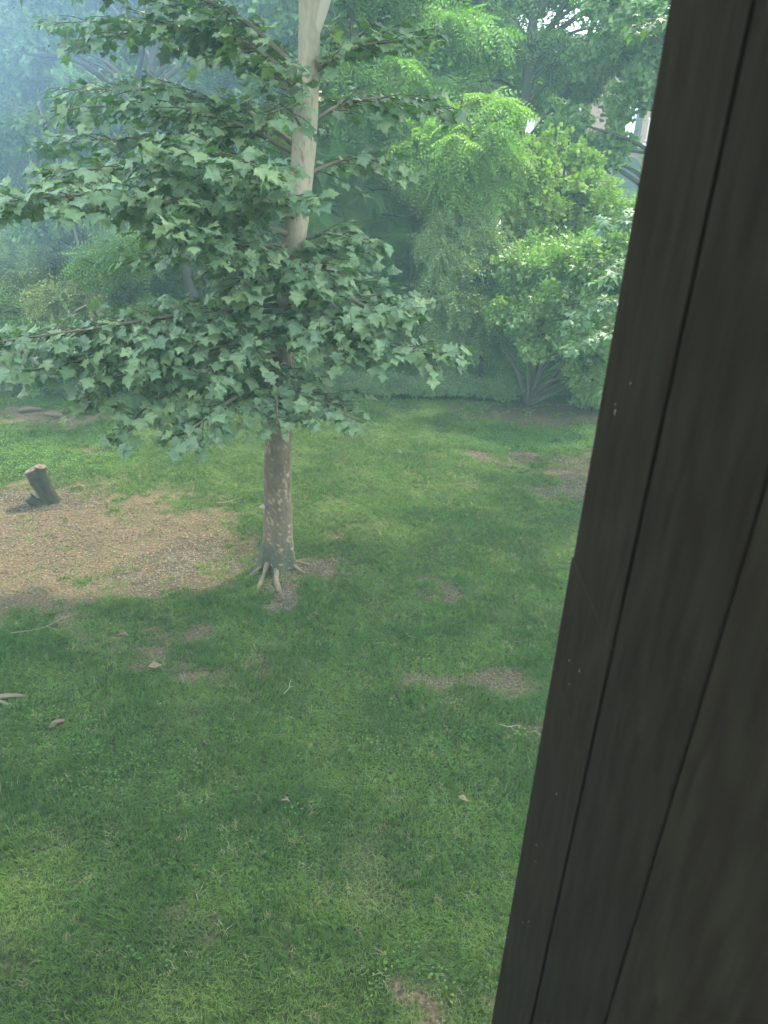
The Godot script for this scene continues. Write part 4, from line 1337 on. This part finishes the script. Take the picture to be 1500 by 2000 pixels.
	plain_tree("yellow_green_maple", "bright yellow green young maple lit by the sun at right", "tree", "trees at the wood edge",
		[Vector3(3.2, 0, -16), Vector3(3.25, 1.5, -16), Vector3(3.3, 3.0, -16), Vector3(3.35, 4.4, -16)], 0.05, 0.012,
		lobes_in(Vector3(3.25, 3.15, -15.9), Vector3(1.05, 0.85, 0.8), 14, 0.45, 461) + [[Vector3(3.1, 4.1, -15.9), Vector3(0.22, 0.4, 0.22)], [Vector3(2.6, 3.9, -15.9), Vector3(0.2, 0.35, 0.2)], [Vector3(3.8, 3.95, -15.9), Vector3(0.25, 0.35, 0.25)]], lobed, soft, 20, Color(0.09, 0.15, 0.04), Color(0.145, 0.21, 0.055), 0.7, 0.15, 462)
	plain_tree("round_shrub", "large rounded shrub with small grey green leaves at the lawn's far edge", "shrub", "shrubs along the back of the lawn",
		[Vector3(1.9, 0, -14.6), Vector3(1.85, 0.6, -14.6), Vector3(1.8, 1.6, -14.6)], 0.06, 0.02,
		lobes_in(Vector3(1.75, 1.7, -14.5), Vector3(1.2, 1.35, 0.9), 28, 0.4, 471), small, glossy, 50, Color(0.06, 0.1, 0.055), Color(0.105, 0.15, 0.08), 1.0, 0.2, 472)
	var mp := plain_tree("vase_maple", "spreading small maple on several dark stems at the right lawn edge", "tree", "",
		[Vector3(2.62, 0, -13.1), Vector3(2.75, 0.5, -13.1), Vector3(2.95, 1.3, -13.1), Vector3(3.1, 2.2, -13.1)], 0.055, 0.02,
		lobes_in(Vector3(3.25, 1.85, -13.0), Vector3(1.5, 1.05, 0.95), 30, 0.36, 481) + lobes_in(Vector3(3.85, 0.85, -12.9), Vector3(0.75, 0.6, 0.5), 9, 0.5, 483), palm, glossy, 32, Color(0.052, 0.095, 0.05), Color(0.09, 0.15, 0.065), 0.9, 0.35, 482, Color(0.045, 0.04, 0.035))
	extra_limbs(mp, [[[Vector3(2.58, -0.1, -13.1), Vector3(2.4, 0.4, -13.1), Vector3(2.1, 0.95, -13.1)], 0.05, 0.03], [[Vector3(2.6, -0.1, -13.05), Vector3(2.55, 0.4, -13.0), Vector3(2.45, 1.1, -13.0)], 0.045, 0.025], [[Vector3(2.68, -0.1, -13.1), Vector3(2.95, 0.35, -13.1), Vector3(3.4, 0.9, -13.1)], 0.045, 0.02], [[Vector3(2.66, -0.1, -13.2), Vector3(2.72, 0.5, -13.3), Vector3(2.7, 1.2, -13.4)], 0.05, 0.03]], Color(0.042, 0.038, 0.034))
	# sweetgum whose limbs reach in from behind the wall
	build_sweetgum()
	plain_tree("right_shrub", "mixed green shrub between the maple and the plank wall", "shrub", "shrubs along the back of the lawn",
		[Vector3(5.0, 0, -14.5), Vector3(5.0, 1.0, -14.5), Vector3(5.0, 2.0, -14.5)], 0.05, 0.02,
		lobes_in(Vector3(4.9, 1.8, -14.4), Vector3(1.2, 1.7, 0.8), 18, 0.42, 491), oval, soft, 34, Color(0.06, 0.115, 0.04), Color(0.12, 0.19, 0.05), 0.8, 0.2, 492)
	# --- the second row, closing the view
	rng.seed = 600
	var rows := [[-13.0, -21.0, 8.5], [-9.5, -23.0, 10.0], [-6.0, -21.5, 9.0], [-3.2, -20.5, 9.5], [-0.6, -21.5, 10.0], [1.4, -24.0, 9.5], [17.0, -26.0, 9.0], [9.5, -21.0, 10.0], [-14.0, -28.0, 11.0], [-7.5, -29.0, 12.0], [-1.5, -29.0, 12.0], [13.5, -27.0, 11.0]]
	var words := ["at the far left end of the second row", "behind the broad tree at upper left", "second from the left behind the forked limb", "behind the straight trunk left of the sycamore", "directly behind the hemlock", "behind the bright compound-leaved tree", "at the far right of the second row hidden by the wall", "at the right beside the plank wall", "in the back row at far left", "in the back row above the forked limb", "in the back row behind the sycamore's top", "in the back row right of the building's balcony"]
	var tones := [Color(0.045, 0.085, 0.045), Color(0.06, 0.11, 0.05), Color(0.05, 0.095, 0.045)]
	for k in rows.size():
		var q: Array = rows[k]
		var h: float = q[2]
		var x: float = q[0]
		var z: float = q[1]
		var g := height(x, z)
		var lean := r(-0.4, 0.4)
		plain_tree("woodland_tree", "tall green woodland tree " + words[k], "tree", "woodland trees behind the wood edge",
			[Vector3(x, g, z), Vector3(x + lean * 0.4, g + h * 0.35, z), Vector3(x + lean, g + h * 0.9, z)], 0.2, 0.05,
			lobes_in(Vector3(x + lean * 0.6, g + h * 0.56, z), Vector3(2.6, h * 0.44, 1.8), 22, 0.42, 610 + k * 7), coarse, glossy, 30, tones[k % 3], tones[k % 3] * 1.6, 1.0, 0.35, 611 + k * 7)
	# low screen of bushes in the second row
	for k in 7:
		var x := -10.5 + k * 2.1
		var z := -18.6 - 0.5 * (k % 3)
		plain_tree("woodland_bush", ["dark bush at the far left under the trees", "dark bush under the broad tree's left side", "dark bush between the broad tree and the leaning trunk", "dark bush behind the locust sapling", "dark bush behind the leaning trunk's foot", "dark bush left of the hemlock's foot", "dark bush behind the hemlock's right side"][k], "bush", "dark bushes under the trees", [Vector3(x, 0, z), Vector3(x, 1.2, z)], 0.05, 0.02,
			lobes_in(Vector3(x, 1.3, z), Vector3(1.4, 1.3, 0.8), 9, 0.55, 700 + k * 3), coarse, glossy, 16, Color(0.035, 0.065, 0.035), Color(0.055, 0.095, 0.045), 0.8, 0.3, 701 + k * 3)
	# ivy bank along the far edge of the lawn, ground cover at left
	rng.seed = 800
	var ivy := Many.new()
	for i in 7000:
		var x := r(-2.2, 2.35)
		var f := rng.randf()
		var z := -12.85 - f * 1.25 - 0.06 * nz.get_noise_2d(x * 9.0, 3.0)
		var top := 0.42 * sin(PI * clampf(f * 0.85 + 0.12, 0, 1)) * (0.8 + 0.5 * nz.get_noise_2d(x * 8.0, z * 8.0))
		var d := rdir()
		d.y = absf(d.y) * 0.4
		ivy.add(frame(d, Vector3(r(-0.5, 0.5), 1, r(0.0, 0.8))).scaled(Vector3.ONE * r(0.35, 0.75)), Vector3(x, height(x, z) + top * r(0.75, 1.05), z), Color(0.07, 0.125, 0.055).lerp(Color(0.13, 0.19, 0.075), rng.randf()) * r(0.8, 1.2))
	for i in 5000:
		var x := r(-9.0, -2.2)
		var z := r(-14.6, -12.2)
		if z > -12.6 and x > -5.0:
			z -= 0.6
		ivy.add(frame(rdir() * Vector3(1, 0.3, 1), Vector3.UP).scaled(Vector3.ONE * r(0.4, 0.8)), Vector3(x, height(x, z) + r(0.03, 0.3), z), Color(0.036, 0.068, 0.034).lerp(Color(0.06, 0.1, 0.045), rng.randf()) * r(0.8, 1.2))
	tag(many("ivy", oval, glossy, ivy), "dark ivy and ground cover along the far edge of the lawn", "ivy")
	build_deadwood()


func build_sweetgum() -> void:
	var t := thing("sweetgum_tree", "sweetgum with star-shaped leaves reaching in from behind the plank wall", "tree", Vector3(5.2, 0, -10.5))
	var o := -t.position
	var bark := vmat(0.9, false, 0.2)
	var m := Mb.new()
	tube(m, smooth([Vector3(0, -0.1, 0), Vector3(0.05, 3, 0), Vector3(0, 6, 0), Vector3(0.05, 10, 0)], 8), 0.16, 0.04, 14, Color(0.1, 0.09, 0.075), Color(0.17, 0.15, 0.12), 0.12)
	obj("trunk", m.mesh(), bark, t)
	var lm := Mb.new()
	var leaves := []
	rng.seed = 95
	for b in [
		[Vector3(5.2, 2.3, -10.5), Vector3(4.2, 2.5, -10.6), Vector3(3.2, 2.35, -10.6), Vector3(2.5, 2.0, -10.5)],
		[Vector3(5.2, 2.6, -10.5), Vector3(4.3, 2.9, -10.3), Vector3(3.4, 2.95, -10.2), Vector3(2.75, 2.7, -10.1)],
		[Vector3(5.2, 3.0, -10.5), Vector3(4.4, 3.3, -10.8), Vector3(3.5, 3.4, -11.0), Vector3(2.9, 3.25, -11.0)],
		[Vector3(5.2, 1.9, -10.5), Vector3(4.3, 1.95, -10.8), Vector3(3.4, 1.8, -11.0), Vector3(2.75, 1.5, -11.0)],
		[Vector3(5.2, 3.4, -10.5), Vector3(4.5, 3.8, -10.4), Vector3(3.7, 3.9, -10.3)],
		[Vector3(5.2, 4.2, -10.5), Vector3(4.6, 4.6, -10.4), Vector3(3.6, 4.9, -10.3)],
		[Vector3(5.2, 4.8, -10.5), Vector3(4.5, 5.3, -10.8), Vector3(3.5, 5.7, -11.0), Vector3(2.9, 5.6, -11.0)]]:
		sycamore_branch(lm, leaves, b, 0.035, 1.25, 0.12, 0.85, 0.2)
	for k in 28:
		var y := 6.6 + 4.2 * k / 28.0
		var a := k * 2.4
		var b := Vector3(5.2, y, -10.5)
		var d := Vector3(cos(a) - 0.4, 0, sin(a) + 0.6) * r(1.8, 3.5)
		sycamore_branch(lm, leaves, [b, b + d * 0.5 + Vector3(0, 0.3, 0), b + d + Vector3(0, 0.35, 0)], 0.03, 0.62, 0.17, 1.5)
	for i in lm.v.size():
		lm.v[i] += o
	obj("limbs", lm.mesh(), bark, t)
	var shapes := []
	for k in 2:
		var pm := Mb.new()
		palm_leaf(pm, Vector3.ZERO, Vector3(1, 0, 0), Vector3(0.1, 1, 0.15 - 0.3 * k), 0.95, Color.WHITE, 0.9)
		shapes.append(pm.mesh(false))
	var back := Color(0.65, 0.8, 0.32)
	var mats := []
	for c in [Color(0.075, 0.145, 0.075), Color(0.09, 0.165, 0.08), Color(0.066, 0.13, 0.07), Color(0.13, 0.21, 0.08)]:
		mats.append(leafmat(0.45, back, c))
	rng.seed = 18
	leaf_parts_at(t, leaves, shapes, mats, leafmat(0.45, back), Color(0.07, 0.135, 0.07), Color(0.12, 0.195, 0.08), 300)


func build_deadwood() -> void:
	var wood := vmat(0.9, false, 0.2)
	var t := thing("dead_branch", "arching dead branch with bare twigs at the far left lawn edge", "branch", Vector3(-7.2, 0, -12.6))
	var c := Color(0.07, 0.06, 0.047)
	var c2 := Color(0.16, 0.14, 0.11)
	var m := Mb.new()
	tube(m, smooth([Vector3(-0.5, 0.75, 0), Vector3(0.0, 1.0, 0), Vector3(0.5, 0.95, 0.05), Vector3(0.95, 0.65, 0.1), Vector3(1.4, 0.05, 0.15)], 7), 0.02, 0.035, 9, c, c2, 0.3)
	obj("stem", m.mesh(), wood, t)
	rng.seed = 44
	for k in 11:
		var q := Mb.new()
		var a := Vector3(r(-0.4, 1.1), r(0.6, 1.0), 0.05)
		tube(q, smooth([a, a + Vector3(r(-0.2, 0.3), r(-0.35, 0.3), r(0, 0.25)), a + Vector3(r(-0.3, 0.6), r(-0.8, 0.35), r(0.05, 0.4))], 4), 0.011, 0.004, 5, c2, c)
		obj("twig", q.mesh(), wood, t)
	var l := Mb.new()
	tube(l, smooth([Vector3(-1.2, 0.25, 0), Vector3(-0.3, 0.2, 0), Vector3(0.6, 0.16, 0.1), Vector3(1.2, 0.1, 0.15)], 6), 0.12, 0.07, 12, Color(0.11, 0.085, 0.07), Color(0.18, 0.14, 0.11), 0.3, true)
	var lo := obj("fallen_log", l.mesh(), wood)
	lo.position = Vector3(-7.2, 0.05, -13.0)
	tag(lo, "dark fallen log lying under the arching dead branch at left", "log")
	# a bare dead tree in the upper left
	var d := thing("dead_twiggy_tree", "leafless grey dead sapling with fine twigs below the forked limb", "sapling", Vector3(-5.6, 0, -13.6))
	var tm := Mb.new()
	tube(tm, smooth([Vector3(0.1, 0, 0), Vector3(0.05, 2.0, 0), Vector3(-0.1, 3.6, 0), Vector3(-0.3, 4.6, 0)], 6), 0.04, 0.012, 8, c, c2, 0.2)
	obj("trunk", tm.mesh(), wood, d)
	for k in 16:
		var q := Mb.new()
		var y := r(2.4, 4.4)
		var a := Vector3(-0.05 - (y - 2.4) * 0.1, y, 0)
		var e := a + Vector3(r(-0.8, 0.8), r(0.2, 0.7), r(-0.3, 0.4))
		tube(q, smooth([a, a.lerp(e, 0.5) + Vector3(0, -0.06, 0), e], 4), 0.012, 0.003, 5, c2, c)
		for i in 3:
			var s := a.lerp(e, r(0.4, 0.9))
			tube(q, smooth([s, s + Vector3(r(-0.25, 0.25), r(0.02, 0.3), r(-0.1, 0.1))], 2), 0.006, 0.002, 4, c2, c)
		obj("twig", q.mesh(), wood, d)
